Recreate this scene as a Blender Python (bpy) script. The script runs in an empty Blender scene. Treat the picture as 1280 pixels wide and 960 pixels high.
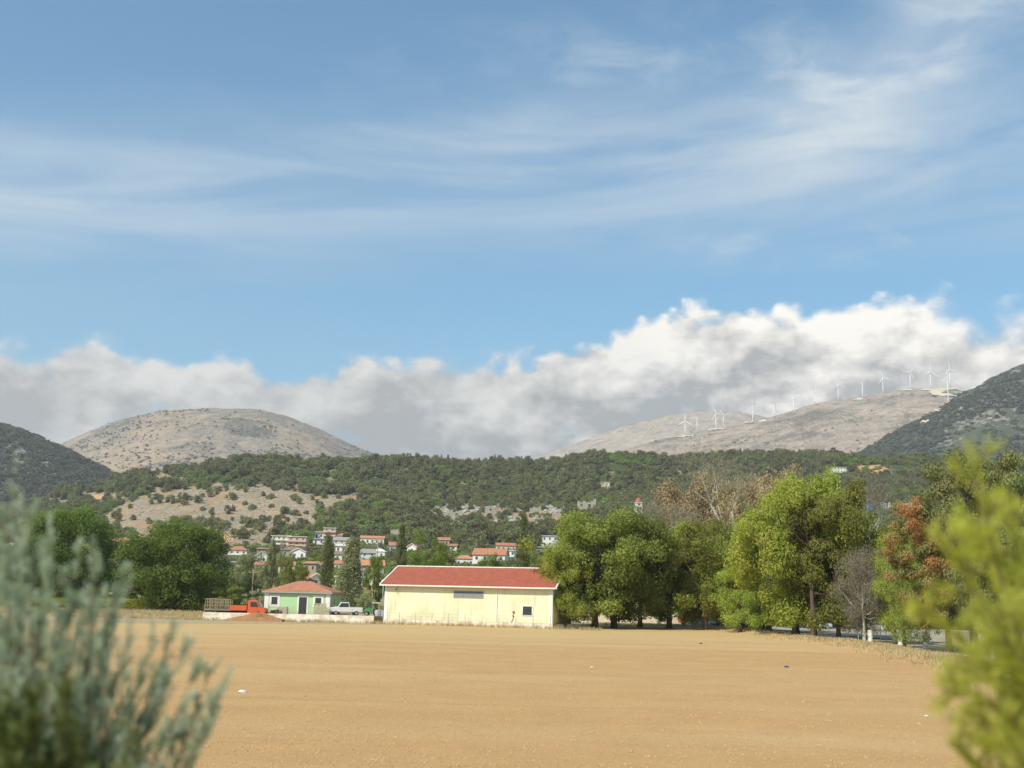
import bpy, bmesh, math, random
import numpy as np
from mathutils import Vector, Matrix, noise as mnoise

S = bpy.context.scene
COL = S.collection
R = math.radians
F = 1372.0                      # focal length in photograph pixels (1280 wide)
PITCH = math.atan(265.0 / F)
ROLL = R(1.3)
CAM = Vector((0, 0, 4.0))
fwd = Vector((0, math.cos(PITCH), math.sin(PITCH)))
r0 = Vector((1, 0, 0)); u0 = Vector((0, -math.sin(PITCH), math.cos(PITCH)))
RT = r0 * math.cos(ROLL) + u0 * math.sin(ROLL)
UP = -r0 * math.sin(ROLL) + u0 * math.cos(ROLL)

# ------------------------------------------------------------------ camera
cd = bpy.data.cameras.new("camera"); cam = bpy.data.objects.new("camera", cd); COL.objects.link(cam)
cd.sensor_width = 36; cd.lens = F / 1280 * 36; cd.clip_start = 0.1; cd.clip_end = 30000
M = Matrix((RT, UP, -fwd)).transposed().to_4x4(); M.translation = CAM
cam.matrix_world = M
cd.dof.use_dof = True; cd.dof.focus_distance = 140; cd.dof.aperture_fstop = 1.0
S.camera = cam
S.view_settings.view_transform = 'Standard'; S.view_settings.look = 'None'
S.view_settings.gamma = 1; S.view_settings.exposure = 0.5
S.view_settings.use_curve_mapping = False
S.cycles.use_denoising = True
S.cycles.max_bounces = 6; S.cycles.volume_bounces = 0
S.cycles.transparent_max_bounces = 4

# ------------------------------------------------------------------ shader expression helper
class E:
    nt = None
    def __init__(s, sock): s.s = sock
    @staticmethod
    def m(op, *a, clamp=False):
        n = E.nt.nodes.new('ShaderNodeMath'); n.operation = op; n.use_clamp = clamp
        for i, v in enumerate(a):
            if isinstance(v, E): E.nt.links.new(v.s, n.inputs[i])
            else: n.inputs[i].default_value = v
        return E(n.outputs[0])
    def __add__(s, o): return E.m('ADD', s, o)
    __radd__ = __add__
    def __sub__(s, o): return E.m('SUBTRACT', s, o)
    def __rsub__(s, o): return E.m('SUBTRACT', o, s)
    def __mul__(s, o): return E.m('MULTIPLY', s, o)
    __rmul__ = __mul__
    def __truediv__(s, o): return E.m('DIVIDE', s, o)
def clampE(x): return E.m('ADD', x, 0.0, clamp=True)
def sstep(x, a, b):
    n = E.nt.nodes.new('ShaderNodeMapRange'); n.interpolation_type = 'SMOOTHSTEP'
    E.nt.links.new(x.s, n.inputs[0])
    n.inputs[1].default_value = a; n.inputs[2].default_value = b
    return E(n.outputs[0])
def gaussE(x, w): return E.m('EXPONENT', (x * x) * (-1.0 / (w * w)))
def comb(x, y, z=0.0):
    n = E.nt.nodes.new('ShaderNodeCombineXYZ')
    for i, v in enumerate((x, y, z)):
        if isinstance(v, E): E.nt.links.new(v.s, n.inputs[i])
        else: n.inputs[i].default_value = v
    return E(n.outputs[0])
def sepE(v):
    n = E.nt.nodes.new('ShaderNodeSeparateXYZ'); E.nt.links.new(v.s, n.inputs[0])
    return E(n.outputs[0]), E(n.outputs[1]), E(n.outputs[2])
def noiseE(vec, scale, detail=4, rough=0.5, dist=0.0):
    n = E.nt.nodes.new('ShaderNodeTexNoise')
    n.inputs['Scale'].default_value = scale; n.inputs['Detail'].default_value = detail
    n.inputs['Roughness'].default_value = rough; n.inputs['Distortion'].default_value = dist
    E.nt.links.new(vec.s, n.inputs['Vector']); return E(n.outputs[0])
def vorE(vec, scale, feature='F1', out=0):
    n = E.nt.nodes.new('ShaderNodeTexVoronoi'); n.feature = feature
    n.inputs['Scale'].default_value = scale
    E.nt.links.new(vec.s, n.inputs['Vector']); return E(n.outputs[out])
def mixC(f, a, b, mode='MIX'):
    n = E.nt.nodes.new('ShaderNodeMix'); n.data_type = 'RGBA'; n.blend_type = mode
    for i, v in ((0, f), (6, a), (7, b)):
        if isinstance(v, E): E.nt.links.new(v.s, n.inputs[i])
        elif i == 0: n.inputs[i].default_value = v
        else: n.inputs[i].default_value = (*v, 1)
    return E(n.outputs[2])
def rampE(x, pts, interp='B_SPLINE'):
    n = E.nt.nodes.new('ShaderNodeValToRGB'); cr = n.color_ramp; cr.interpolation = interp
    while len(cr.elements) > 1: cr.elements.remove(cr.elements[-1])
    cr.elements[0].position = pts[0][0]; cr.elements[0].color = (*[pts[0][1]] * 3, 1)
    for p, v in pts[1:]:
        e = cr.elements.new(p); e.color = (v, v, v, 1)
    E.nt.links.new(x.s, n.inputs[0]); return E(n.outputs[0])

# ------------------------------------------------------------------ world sky
SUN_EL = R(46); SUN_OFF = R(40)         # sun behind the camera, 40 degrees to the left
W = bpy.data.worlds.new("World"); S.world = W; W.use_nodes = True
nt = W.node_tree; nt.nodes.clear(); E.nt = nt
SKY = 0.12
sky = nt.nodes.new('ShaderNodeTexSky'); sky.sky_type = 'NISHITA'; sky.sun_disc = False
sky.sun_elevation = SUN_EL; sky.sun_rotation = math.pi + SUN_OFF
sky.altitude = 50; sky.air_density = 1.0; sky.dust_density = 0.6; sky.ozone_density = 2.0
tc = nt.nodes.new('ShaderNodeTexCoord'); gx, gy, gz = sepE(E(tc.outputs['Generated']))
az = E.m('ARCTAN2', gx, gy); el = E.m('ARCSINE', gz)
DEG = math.pi / 180
def px2(px, row):     # direction of a photo pixel -> azimuth, elevation
    d = (fwd + RT * ((px - 640) / F) + UP * ((480 - row) / F)).normalized()
    return math.atan2(d.x, d.y), math.asin(d.z)
def curve(pts, lo, hi, elo, ehi, x):
    """smooth function of azimuth through photo points -> elevation"""
    q = []
    for p, r in pts:
        a, e = px2(p, r); q.append(((a - lo) / (hi - lo), (e - elo) / (ehi - elo)))
    t = clampE((x - lo) * (1.0 / (hi - lo)))
    return rampE(t, q) * (ehi - elo) + elo
AZL, AZH = -0.75, 0.75
top = curve([(-300, 450), (0, 432), (60, 445), (110, 415), (165, 445), (230, 452), (300, 452), (350, 468), (400, 462), (440, 444), (490, 455), (540, 452),
             (600, 452), (650, 445), (690, 440), (740, 425), (775, 422), (815, 396), (860, 396), (910, 388), (960, 382), (1010, 384), (1060, 383),
             (1110, 366), (1150, 368), (1190, 384), (1215, 408), (1250, 402), (1280, 384), (1500, 400)], AZL, AZH, 5 * DEG, 20 * DEG, az)
cv = comb(az * 1.0, el * 1.25, 0.0)
n1 = noiseE(cv, 9.0, 7, 0.50, 0.1)
puff = vorE(comb(az + n1 * 0.06, el * 1.2 + n1 * 0.05, 0.3), 26.0, 'SMOOTH_F1')
puff2 = vorE(comb(az + n1 * 0.04, el * 1.2 + n1 * 0.03, 1.7), 62.0, 'SMOOTH_F1')
n2 = noiseE(cv, 34.0, 8, 0.62, 0.2)
billow = (n1 - 0.5) * 0.05 + (0.42 - puff) * 0.026 + (0.4 - puff2) * 0.022 + (n2 - 0.5) * 0.030
depth = top - el + billow                       # >0 inside the bank
soft = sstep(noiseE(comb(az, el * 0.5, 4.0), 3.2, 2), 0.52, 0.66)
cum = sstep(depth, -0.004, 0.011)
cumsoft = sstep(depth, -0.014, 0.018)
cum = cum * (1 - soft) + cumsoft * soft
# holes of blue in the bank
hole = sstep(noiseE(comb(az, el * 2.2, 9.0), 7.5, 5, 0.55), 0.56, 0.68)
# lit tops and grey undersides: how far a sample lies below the tops, and relief towards the sun (left, above)
cvl = comb(az - 0.018, (el + 0.03) * 1.25, 0.0)
relief = n1 - noiseE(cvl, 9.0, 7, 0.50, 0.1)
n2l = noiseE(comb(az - 0.006, (el + 0.010) * 1.25, 0.0), 34.0, 8, 0.62, 0.2)
relief2 = n2 - n2l
side = sstep(az, -0.08, 0.22)                   # the big lit cloud stands on the right
cum = clampE(cum - hole * 0.55 * sstep(depth, 0.015, 0.04) * (1 - side))
lit = 0.70 - sstep(depth, 0.0, 0.07) * 0.52 + relief * 3.0 + relief2 * 1.1 + side * 0.36 * sstep(depth, 0.075, 0.01) - (puff - 0.4) * 0.7 - (puff2 - 0.4) * 0.3
blob = noiseE(comb(az, el * 1.9, 2.2), 8.0, 7, 0.58, 0.2)
layer = noiseE(comb(az * 1.0, el * 3.2, 6.2), 15.0, 6, 0.6, 0.3)
rim = sstep(noiseE(comb(az, el * 1.3, 8.1), 24.0, 6, 0.6, 0.3), 0.52, 0.66)
lowstrip = sstep(el, 9.6 * DEG, 8.4 * DEG) * side
lit = clampE(lit + sstep(blob, 0.50, 0.70) * 0.38 + (layer - 0.5) * 1.5 + (n2 - 0.5) * 0.5 + rim * 0.18 * sstep(depth, 0.08, 0.02) + lowstrip * sstep(layer, 0.42, 0.6) * 0.4)
low = sstep(el, 3 * DEG, 9.5 * DEG)
white = mixC(side, (0.68, 0.665, 0.63), (0.92, 0.875, 0.80))
grey = mixC(low, (0.41, 0.415, 0.41), (0.37, 0.37, 0.36))
ccol = mixC(lit, grey, white)
# high streaks
sv = comb(az * 1.1 + el * 0.35, el * 7.0 - az * 0.5, 3.0)
st = noiseE(sv, 2.2, 8, 0.58, 0.6)
st2 = noiseE(comb(az * 2.0 - el, el * 5.0 + az * 0.4, 7.0), 5.0, 7, 0.6, 0.4)
band_c = curve([(-300, 230), (0, 235), (200, 235), (400, 225), (640, 215), (800, 215), (1000, 205), (1280, 190), (1500, 185)], AZL, AZH, 5 * DEG, 35 * DEG, az)
band = gaussE(el - band_c, 0.062) * (0.35 + 1.0 * sstep(st, 0.35, 0.68))
up_c = curve([(-300, 120), (0, 118), (300, 130), (560, 85), (800, 75), (1000, 65), (1280, 60), (1500, 50)], AZL, AZH, 5 * DEG, 35 * DEG, az)
up = gaussE(el - up_c, 0.034) * (0.10 + 0.8 * sstep(st2, 0.42, 0.75)) * sstep(az, -0.28, 0.12)
a1, e1 = px2(900, 245); a2, e2 = px2(1215, -10)
L = math.hypot(a2 - a1, e2 - e1); dx, dy = (a2 - a1) / L, (e2 - e1) / L
pn = noiseE(comb(az, el * 1.6, 5.5), 5.0, 6, 0.55)
pd = (az - a1) * (-dy) + (el - e1) * dx + (pn - 0.5) * 0.10
pt = (az - a1) * dx + (el - e1) * dy
plume = gaussE(pd, 0.040) * sstep(pt, -0.02, 0.14) * (0.45 + 0.85 * sstep(st2, 0.3, 0.7))
lowst = gaussE(el - px2(1100, 300)[1], 0.02) * sstep(st2, 0.5, 0.75) * 0.45 * sstep(az, 0.05, 0.3)
veil = 0.05 + 0.04 * st + 0.14 * sstep(el, 20 * DEG, 10 * DEG)
cir = E.m('MINIMUM', band * 0.46 + up * 0.42 + plume * 0.52 + lowst + veil, 0.95)
skyc = mixC(1.0, E(sky.outputs[0]), (0.48, 0.92, 0.98), 'MULTIPLY')
cirC = mixC(1.0, (0.52 / SKY, 0.575 / SKY, 0.61 / SKY), (1, 1, 1), 'MULTIPLY')
c1 = mixC(cir, skyc, cirC)
k = 1.0 / SKY
cc = mixC(1.0, ccol, (k, k, k), 'MULTIPLY')
fin = mixC(cum, c1, cc)
bg = nt.nodes.new('ShaderNodeBackground'); bg.inputs[1].default_value = SKY
nt.links.new(fin.s, bg.inputs[0])
wo = nt.nodes.new('ShaderNodeOutputWorld'); nt.links.new(bg.outputs[0], wo.inputs[0])

# ------------------------------------------------------------------ sun
sl = bpy.data.lights.new("sun", 'SUN'); sl.energy = 3.9; sl.angle = R(0.55); sl.color = (1.0, 0.93, 0.80)
sun = bpy.data.objects.new("sun", sl); COL.objects.link(sun)
sd = Vector((-math.sin(SUN_OFF) * math.cos(SUN_EL), -math.cos(SUN_OFF) * math.cos(SUN_EL), math.sin(SUN_EL)))
sun.rotation_euler = sd.to_track_quat('Z', 'Y').to_euler()
sun.location = (0, 0, 60)

# ------------------------------------------------------------------ picture geometry helpers
def ray(px, row): return fwd + RT * ((px - 640) / F) + UP * ((480 - row) / F)
def at(px, row, Y):
    d = ray(px, row); return CAM + d * (Y / d.y)
def project(x, y, z):
    vx, vy, vz = x - CAM.x, y - CAM.y, z - CAM.z
    w = vx * fwd.x + vy * fwd.y + vz * fwd.z
    a = vx * RT.x + vy * RT.y + vz * RT.z; b = vx * UP.x + vy * UP.y + vz * UP.z
    w = np.where(np.abs(w) < 1e-3, 1e-3, w)
    return 640 + F * a / w, 480 - F * b / w
def hrow(px): return 745 + (px - 640) * math.tan(ROLL)

# ------------------------------------------------------------------ numpy noise
def _hash(ix, iy, seed):
    h = (ix.astype(np.int64) * 374761393 + iy.astype(np.int64) * 668265263 + seed * 144665) & 0x7fffffff
    h = ((h ^ (h >> 13)) * 1274126177) & 0x7fffffff
    return ((h ^ (h >> 16)) & 0xffff) / 65535.0
def vnoise(x, y, seed=0):
    ix = np.floor(x); iy = np.floor(y); fx = x - ix; fy = y - iy
    fx = fx * fx * (3 - 2 * fx); fy = fy * fy * (3 - 2 * fy)
    a = _hash(ix, iy, seed); b = _hash(ix + 1, iy, seed); c = _hash(ix, iy + 1, seed); d = _hash(ix + 1, iy + 1, seed)
    return (a + (b - a) * fx) * (1 - fy) + (c + (d - c) * fx) * fy - 0.5
def fbm(x, y, octv=5, seed=0, gain=0.5):
    s = 0; a = 1.0
    for i in range(octv):
        s = s + a * vnoise(x * 2 ** i + 13.1 * i, y * 2 ** i + 7.7 * i, seed + i); a *= gain
    return s

# ------------------------------------------------------------------ terrain height
KY = np.array([0, 200, 300, 450, 600, 800, 1000, 1220, 1420, 1800.])
KP = np.array([-250, 0, 100, 200, 320, 480, 640, 800, 960, 1120, 1280, 1500.])
ROWS = {  # row at which the ground at that distance shows, per column
    300: [736] * 12, 450: [718] * 12,
    600: [700, 700, 698, 695, 694, 692, 692, 694, 694, 696, 698, 698],
    800: [690, 684, 672, 660, 658, 658, 658, 660, 662, 664, 668, 668],
    1000: [680, 662, 640, 622, 618, 622, 624, 624, 624, 624, 628, 630],
    1220: [672, 650, 617, 592, 584, 580, 582, 574, 573, 580, 590, 596]}
ZT = np.zeros((len(KY), len(KP)))
for j, p in enumerate(KP):
    for i, Y in enumerate(KY):
        if Y in ROWS: ZT[i, j] = at(p, ROWS[int(Y)][j], Y).z
        elif Y == 1420: ZT[i, j] = ZT[i - 1, j] * 0.9
        elif Y == 1800: ZT[i, j] = 0.0
KU = (KP - 640) / F
def H(x, y):
    x = np.asarray(x, float); y = np.asarray(y, float)
    yy = np.clip(y, 1.0, 1799.0); u = np.clip(x / yy, KU[0], KU[-1])
    ju = np.clip(np.searchsorted(KU, u) - 1, 0, len(KU) - 2); t = (u - KU[ju]) / (KU[ju + 1] - KU[ju])
    t = t * t * (3 - 2 * t)
    iy = np.clip(np.searchsorted(KY, yy) - 1, 0, len(KY) - 2)
    cols = lambda k: ZT[k, ju] * (1 - t) + ZT[k, ju + 1] * t
    # monotone cubic (hermite) in distance
    def sl(k):
        k0 = np.clip(k - 1, 0, len(KY) - 1); k1 = np.clip(k + 1, 0, len(KY) - 1)
        s0 = (cols(k) - cols(k0)) / np.maximum(KY[k] - KY[k0], 1); s1 = (cols(k1) - cols(k)) / np.maximum(KY[k1] - KY[k], 1)
        return np.where(s0 * s1 <= 0, 0, np.minimum(np.abs(s0), np.abs(s1)) * np.sign(s1) * 1.0)
    h = KY[iy + 1] - KY[iy]; s = (yy - KY[iy]) / h
    a, b = cols(iy), cols(iy + 1); ma, mb = sl(iy) * h, sl(iy + 1) * h
    z = (2 * s**3 - 3 * s**2 + 1) * a + (s**3 - 2 * s**2 + s) * ma + (-2 * s**3 + 3 * s**2) * b + (s**3 - s**2) * mb
    far = np.clip((yy - 260) / 300, 0, 1)
    z = z + far * (fbm(x / 90, y / 90, 4, 3) * 9 + fbm(x / 16, y / 16, 3, 9) * 2.2)
    near = np.clip((16 - y) / 8, 0, 1)
    z = z + 1.3 * near * near * (3 - 2 * near)
    # verge bank along the right edge of the field, and soil roughness
    e = bank(x, y)
    z = z + 0.28 * np.exp(-((e - 1.0) / 2.2) ** 2) * (y > 60) * (y < 200) * (0.8 + fbm(x / 5, y / 5, 3, 21))
    z = z + np.where((y < 200), fbm(x / 2.3, y / 1.1, 3, 31) * 0.045, 0)
    return z
EDGE = [(700, 782), (800, 782.5), (900, 786), (1000, 799), (1060, 806), (1150, 822), (1240, 842), (1330, 870)]
EP = []
for p, r in EDGE:
    d = ray(p, r); EP.append((CAM + d * (-4.0 / d.z)).to_2d())
def bank(x, y):
    """signed distance from the field's right edge, positive on the road side"""
    best = np.full(np.shape(x), 1e9); sg = np.ones(np.shape(x))
    for a, b in zip(EP[:-1], EP[1:]):
        ax, ay = a; bx, by = b; dx, dy = bx - ax, by - ay
        t = np.clip(((x - ax) * dx + (y - ay) * dy) / (dx * dx + dy * dy), 0, 1)
        qx, qy = x - ax - t * dx, y - ay - t * dy
        d = np.hypot(qx, qy); s = np.sign(dx * qy - dy * qx)
        m = d < best; best = np.where(m, d, best); sg = np.where(m, s, sg)
    return best * sg
def hit(px, row, y0=20.0):
    """where the sight line through a photo pixel meets the ground"""
    d = ray(px, row); d = d / d.y
    Y = np.arange(y0, 1750, 1.0)
    z = CAM.z + d.z * Y; g = H(d.x * Y, Y)
    k = np.argmax(z < g)
    if z[k] >= g[k]: k = len(Y) - 500
    return Vector((d.x * Y[k], Y[k], float(g[k])))
def gz_(x, y): return float(H(np.array([x]), np.array([y]))[0])
# ------------------------------------------------------------------ mesh + object helpers
def nmesh(name, V, Fc, mats=(), mi=None, smooth=False):
    """mesh from numpy arrays; Fc is an (n,3) or (n,4) index array"""
    me = bpy.data.meshes.new(name); V = np.asarray(V, np.float32); Fc = np.asarray(Fc, np.int32)
    n, k = Fc.shape
    me.vertices.add(len(V)); me.vertices.foreach_set('co', V.ravel())
    me.loops.add(n * k); me.loops.foreach_set('vertex_index', Fc.ravel())
    me.polygons.add(n); me.polygons.foreach_set('loop_start', np.arange(0, n * k, k, dtype=np.int32))
    me.polygons.foreach_set('loop_total', np.full(n, k, np.int32))
    for m in mats: me.materials.append(m)
    if mi is not None: me.polygons.foreach_set('material_index', np.asarray(mi, np.int32))
    me.polygons.foreach_set('use_smooth', np.full(n, smooth))
    me.update(); me.validate(); return me
def link(name, me, parent=None):
    o = bpy.data.objects.new(name, me); COL.objects.link(o)
    if parent: o.parent = parent
    return o
def tag(o, label, cat, group=None):
    o['label'] = label; o['category'] = cat
    if group: o['group'] = group
    return o
def thing(name, label, cat, loc=(0, 0, 0), rz=0.0, group=None):
    o = bpy.data.objects.new(name, None); COL.objects.link(o); o.empty_display_size = .3
    o.location = loc; o.rotation_euler = (0, 0, rz)
    return tag(o, label, cat, group)
def struct(name, me):
    o = link(name, me); o['kind'] = 'structure'; return o
def copy_tree(o, parent=None):
    c = o.copy(); COL.objects.link(c); c.parent = parent
    for ch in o.children: copy_tree(ch, c)
    return c
class MB:
    """collects boxes, prisms and tubes into one mesh"""
    def __init__(s): s.v = []; s.f = []; s.mi = []
    def add(s, vs, fs, mi=0):
        b = len(s.v); s.v += [tuple(v) for v in vs]; s.f += [[i + b for i in f] for f in fs]; s.mi += [mi] * len(fs)
    def box(s, x0, y0, z0, x1, y1, z1, mi=0):
        s.add([(x0, y0, z0), (x1, y0, z0), (x1, y1, z0), (x0, y1, z0), (x0, y0, z1), (x1, y0, z1), (x1, y1, z1), (x0, y1, z1)],
              [(3, 2, 1, 0), (4, 5, 6, 7), (0, 1, 5, 4), (1, 2, 6, 5), (2, 3, 7, 6), (3, 0, 4, 7)], mi)
    def prism(s, prof, a0, a1, axis='y', mi=0):
        """closed profile (ccw) extruded along an axis"""
        n = len(prof); P = {'y': lambda p, a: (p[0], a, p[1]), 'x': lambda p, a: (a, p[0], p[1]), 'z': lambda p, a: (p[0], p[1], a)}[axis]
        s.add([P(p, a0) for p in prof] + [P(p, a1) for p in prof],
              [tuple(range(n)), tuple(range(2 * n - 1, n - 1, -1))] + [((i + 1) % n, i, i + n, (i + 1) % n + n) for i in range(n)], mi)
    def tube(s, pts, rad, seg=6, mi=0):
        b = []; pts = [Vector(p) for p in pts]
        ref = Vector((0.3, 0.1, 1)).normalized()
        for i, p in enumerate(pts):
            d = (pts[min(i + 1, len(pts) - 1)] - pts[max(i - 1, 0)]).normalized()
            u = d.cross(ref if abs(d.dot(ref)) < .95 else Vector((1, 0, 0))).normalized(); w = d.cross(u)
            b += [p + (u * math.cos(2 * math.pi * k / seg) + w * math.sin(2 * math.pi * k / seg)) * rad[i] for k in range(seg)]
        fs = [(i * seg + k, i * seg + (k + 1) % seg, (i + 1) * seg + (k + 1) % seg, (i + 1) * seg + k) for i in range(len(pts) - 1) for k in range(seg)]
        fs += [tuple(range(seg - 1, -1, -1)), tuple(range((len(pts) - 1) * seg, len(pts) * seg))]
        s.add(b, fs, mi)
    def disc(s, c, r, w, axis='y', seg=16, mi=0, r2=None):
        c = Vector(c); r2 = r2 or r
        prof = [(c.x + r * math.cos(2 * math.pi * k / seg), c.z + r * math.sin(2 * math.pi * k / seg)) for k in range(seg)]
        if axis == 'y': s.prism(prof, c.y - w / 2, c.y + w / 2, 'y', mi)
        else:
            prof = [(c.y + r * math.cos(2 * math.pi * k / seg), c.z + r * math.sin(2 * math.pi * k / seg)) for k in range(seg)]
            s.prism(prof, c.x - w / 2, c.x + w / 2, 'x', mi)
    def mesh(s, name, mats, bevel=0.0, smooth=False):
        me = bpy.data.meshes.new(name); me.from_pydata(s.v, [], s.f)
        for m in (mats if isinstance(mats, (list, tuple)) else [mats]): me.materials.append(m)
        me.polygons.foreach_set('material_index', s.mi)
        bm = bmesh.new(); bm.from_mesh(me)
        bmesh.ops.recalc_face_normals(bm, faces=bm.faces)
        if bevel: bmesh.ops.bevel(bm, geom=bm.edges[:], offset=bevel, segments=2, affect='EDGES', clamp_overlap=True)
        if smooth:
            for f in bm.faces: f.smooth = True
        bm.to_mesh(me); bm.free(); return me
    def obj(s, name, mats, parent=None, **k): return link(name, s.mesh(name, mats, **k), parent)

# ------------------------------------------------------------------ materials
def mat(name, col, rough=0.8, var=0.12, scale=3.0, bump=0.0, metal=0.0, col2=None, obj_var=0.0, spec=0.3, fine=True):
    m = bpy.data.materials.new(name); m.use_nodes = True; nt = m.node_tree; E.nt = nt
    b = nt.nodes['Principled BSDF']; b.inputs['Roughness'].default_value = rough; b.inputs['Metallic'].default_value = metal
    b.inputs['Specular IOR Level'].default_value = spec
    t = nt.nodes.new('ShaderNodeTexCoord'); v = E(t.outputs['Object'])
    n = noiseE(v, scale, 5, 0.6)
    c2 = col2 or tuple(c * 0.6 for c in col)
    c = mixC(clampE((n - 0.35) * 3 * (var * 3)) if not col2 else sstep(n, 0.42, 0.62), col, c2)
    if obj_var:
        oi = nt.nodes.new('ShaderNodeObjectInfo'); hs = nt.nodes.new('ShaderNodeHueSaturation')
        nt.links.new((1 - obj_var + E(oi.outputs['Random']) * (2 * obj_var)).s, hs.inputs['Value'])
        nt.links.new(c.s, hs.inputs['Color']); c = E(hs.outputs[0])
    nt.links.new(c.s, b.inputs['Base Color'])
    if bump:
        bp = nt.nodes.new('ShaderNodeBump'); bp.inputs['Strength'].default_value = 1; bp.inputs['Distance'].default_value = bump
        nt.links.new(noiseE(v, scale * 4, 4, 0.6).s, bp.inputs['Height']); nt.links.new(bp.outputs[0], b.inputs['Normal'])
    return m
def leafmat(name, c1, c2, c3=None, scale=0.5, trans=0.42, tcol=None, vary=0.25, rough=0.65, spec=0.15, hue=0.02):
    """foliage: two greens in clumps, a per-tree shift, translucent light through the leaves"""
    m = bpy.data.materials.new(name); m.use_nodes = True; nt = m.node_tree; E.nt = nt
    b = nt.nodes['Principled BSDF']; b.inputs['Roughness'].default_value = rough
    b.inputs['Specular IOR Level'].default_value = spec
    t = nt.nodes.new('ShaderNodeTexCoord'); v = E(t.outputs['Object'])
    c = mixC(sstep(noiseE(v, scale, 4, 0.65), 0.38, 0.62), c1, c2)
    if c3: c = mixC(sstep(noiseE(v, scale * 2.3, 3, 0.6), 0.58, 0.68), c, c3)
    g = nt.nodes.new('ShaderNodeNewGeometry'); rp = E(g.outputs['Random Per Island'])
    oi = nt.nodes.new('ShaderNodeObjectInfo'); rnd = E(oi.outputs['Random'])
    hs = nt.nodes.new('ShaderNodeHueSaturation')
    nt.links.new((1 - vary + rnd * (2 * vary) + (rp - 0.5) * 0.25).s, hs.inputs['Value'])
    nt.links.new((0.5 - hue + rnd * (2 * hue)).s, hs.inputs['Hue'])
    nt.links.new(c.s, hs.inputs['Color']); c = E(hs.outputs[0])
    nt.links.new(c.s, b.inputs['Base Color'])
    tr = nt.nodes.new('ShaderNodeBsdfTranslucent')
    tcx = mixC(1.0, c, tcol or (1.5, 1.6, 0.7), 'MULTIPLY'); nt.links.new(tcx.s, tr.inputs['Color'])
    mx = nt.nodes.new('ShaderNodeMixShader'); mx.inputs[0].default_value = trans
    nt.links.new(b.outputs[0], mx.inputs[1]); nt.links.new(tr.outputs[0], mx.inputs[2])
    nt.links.new(mx.outputs[0], nt.nodes['Material Output'].inputs['Surface'])
    return m
M_ = {}
def mk(key, *a, **k):
    if key not in M_: M_[key] = mat(key, *a, **k)
    return M_[key]
bark = mat('bark', (0.13, 0.095, 0.065), 0.9, 0.3, 4, bump=0.03)
palebark = mat('pale_bark', (0.52, 0.48, 0.40), 0.85, 0.3, 2.5, bump=0.02, col2=(0.33, 0.30, 0.24))
twigm = mat('grey_twig', (0.30, 0.24, 0.17), 0.9, 0.3, 3)

# ------------------------------------------------------------------ ground masks from the photo, carried to the ground
def inpoly(x, y, P):
    c = np.zeros(np.shape(x), bool); n = len(P)
    for i in range(n):
        x1, y1 = P[i]; x2, y2 = P[(i + 1) % n]
        if y1 == y2: continue
        c ^= ((y1 > y) != (y2 > y)) & (x < (x2 - x1) * (y - y1) / (y2 - y1) + x1)
    return c
BARE = [[(128, 640), (180, 622), (225, 610), (300, 604), (360, 606), (405, 622), (425, 638), (410, 652), (380, 666), (330, 682), (290, 695), (180, 690), (135, 665)],
        [(186, 592), (215, 590), (245, 598), (240, 606), (195, 606)], [(45, 634), (70, 622), (120, 614), (152, 616), (150, 624), (95, 632), (60, 640)],
        [(520, 640), (560, 634), (640, 632), (700, 628), (740, 636), (735, 660), (690, 664), (640, 672), (590, 668), (540, 655)],
        [(1066, 582), (1090, 580), (1110, 586), (1100, 597), (1082, 594)], [(1143, 608), (1160, 612), (1176, 628), (1166, 634), (1152, 620)],
        [(690, 600), (760, 604), (755, 614), (690, 610)], [(480, 590), (520, 586), (525, 594), (490, 598)], [(400, 625), (455, 618), (470, 632), (420, 640)],
        [(775, 612), (808, 610), (806, 624), (780, 624)]]
BRIGHT = [[(243, 655), (262, 656), (280, 664), (294, 675), (286, 682), (268, 674), (250, 664)], [(1066, 582), (1090, 580), (1110, 586), (1100, 597), (1082, 594)],
          [(1148, 612), (1160, 614), (1174, 628), (1164, 632), (1154, 622)], [(60, 632), (120, 618), (140, 620), (95, 632)]]
def mask(px, row, polys, blur=14, seed=5):
    jx = px + fbm(px / 22, row / 12, 3, seed) * blur * 2.2; jy = row + fbm(px / 18, row / 9, 3, seed + 9) * blur
    m = np.zeros(np.shape(px), bool)
    for P in polys: m |= inpoly(jx, jy, P)
    return m

# ------------------------------------------------------------------ ground sheet
NA, NR = 820, 560
th = np.linspace(R(-42), R(42), NA); rr = 3.0 * (1790 / 3.0) ** (np.linspace(0, 1, NR) ** 0.82)
TH, RR = np.meshgrid(th, rr)
X = RR * np.sin(TH); Y = RR * np.cos(TH); Z = H(X, Y)
Pp, Pr = project(X, Y, Z)
bare = mask(Pp, Pr, BARE).astype(float) * (Y > 300); bright = mask(Pp, Pr, BRIGHT, 3).astype(float) * (Y > 300)
eb = bank(X, Y)
fieldm = np.clip((0.6 - eb + fbm(X / 4, Y / 4, 3, 41) * 2.5) / 1.5, 0, 1) * np.clip((186 + X * 0 + fbm(X / 9, Y / 9, 3, 51) * 8 - Y) / 3, 0, 1)
idx = np.arange(NA * NR).reshape(NR, NA)
Fq = np.stack([idx[:-1, :-1], idx[:-1, 1:], idx[1:, 1:], idx[1:, :-1]], -1).reshape(-1, 4)
gm = bpy.data.materials.new('ground_soil'); gm.use_nodes = True; nt = gm.node_tree; E.nt = nt
bs = nt.nodes['Principled BSDF']; bs.inputs['Roughness'].default_value = 0.95; bs.inputs['Specular IOR Level'].default_value = 0.1
att = lambda n: (lambda a: (setattr(a, 'attribute_name', n), E(a.outputs['Fac']))[1])(nt.nodes.new('ShaderNodeAttribute'))
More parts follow.
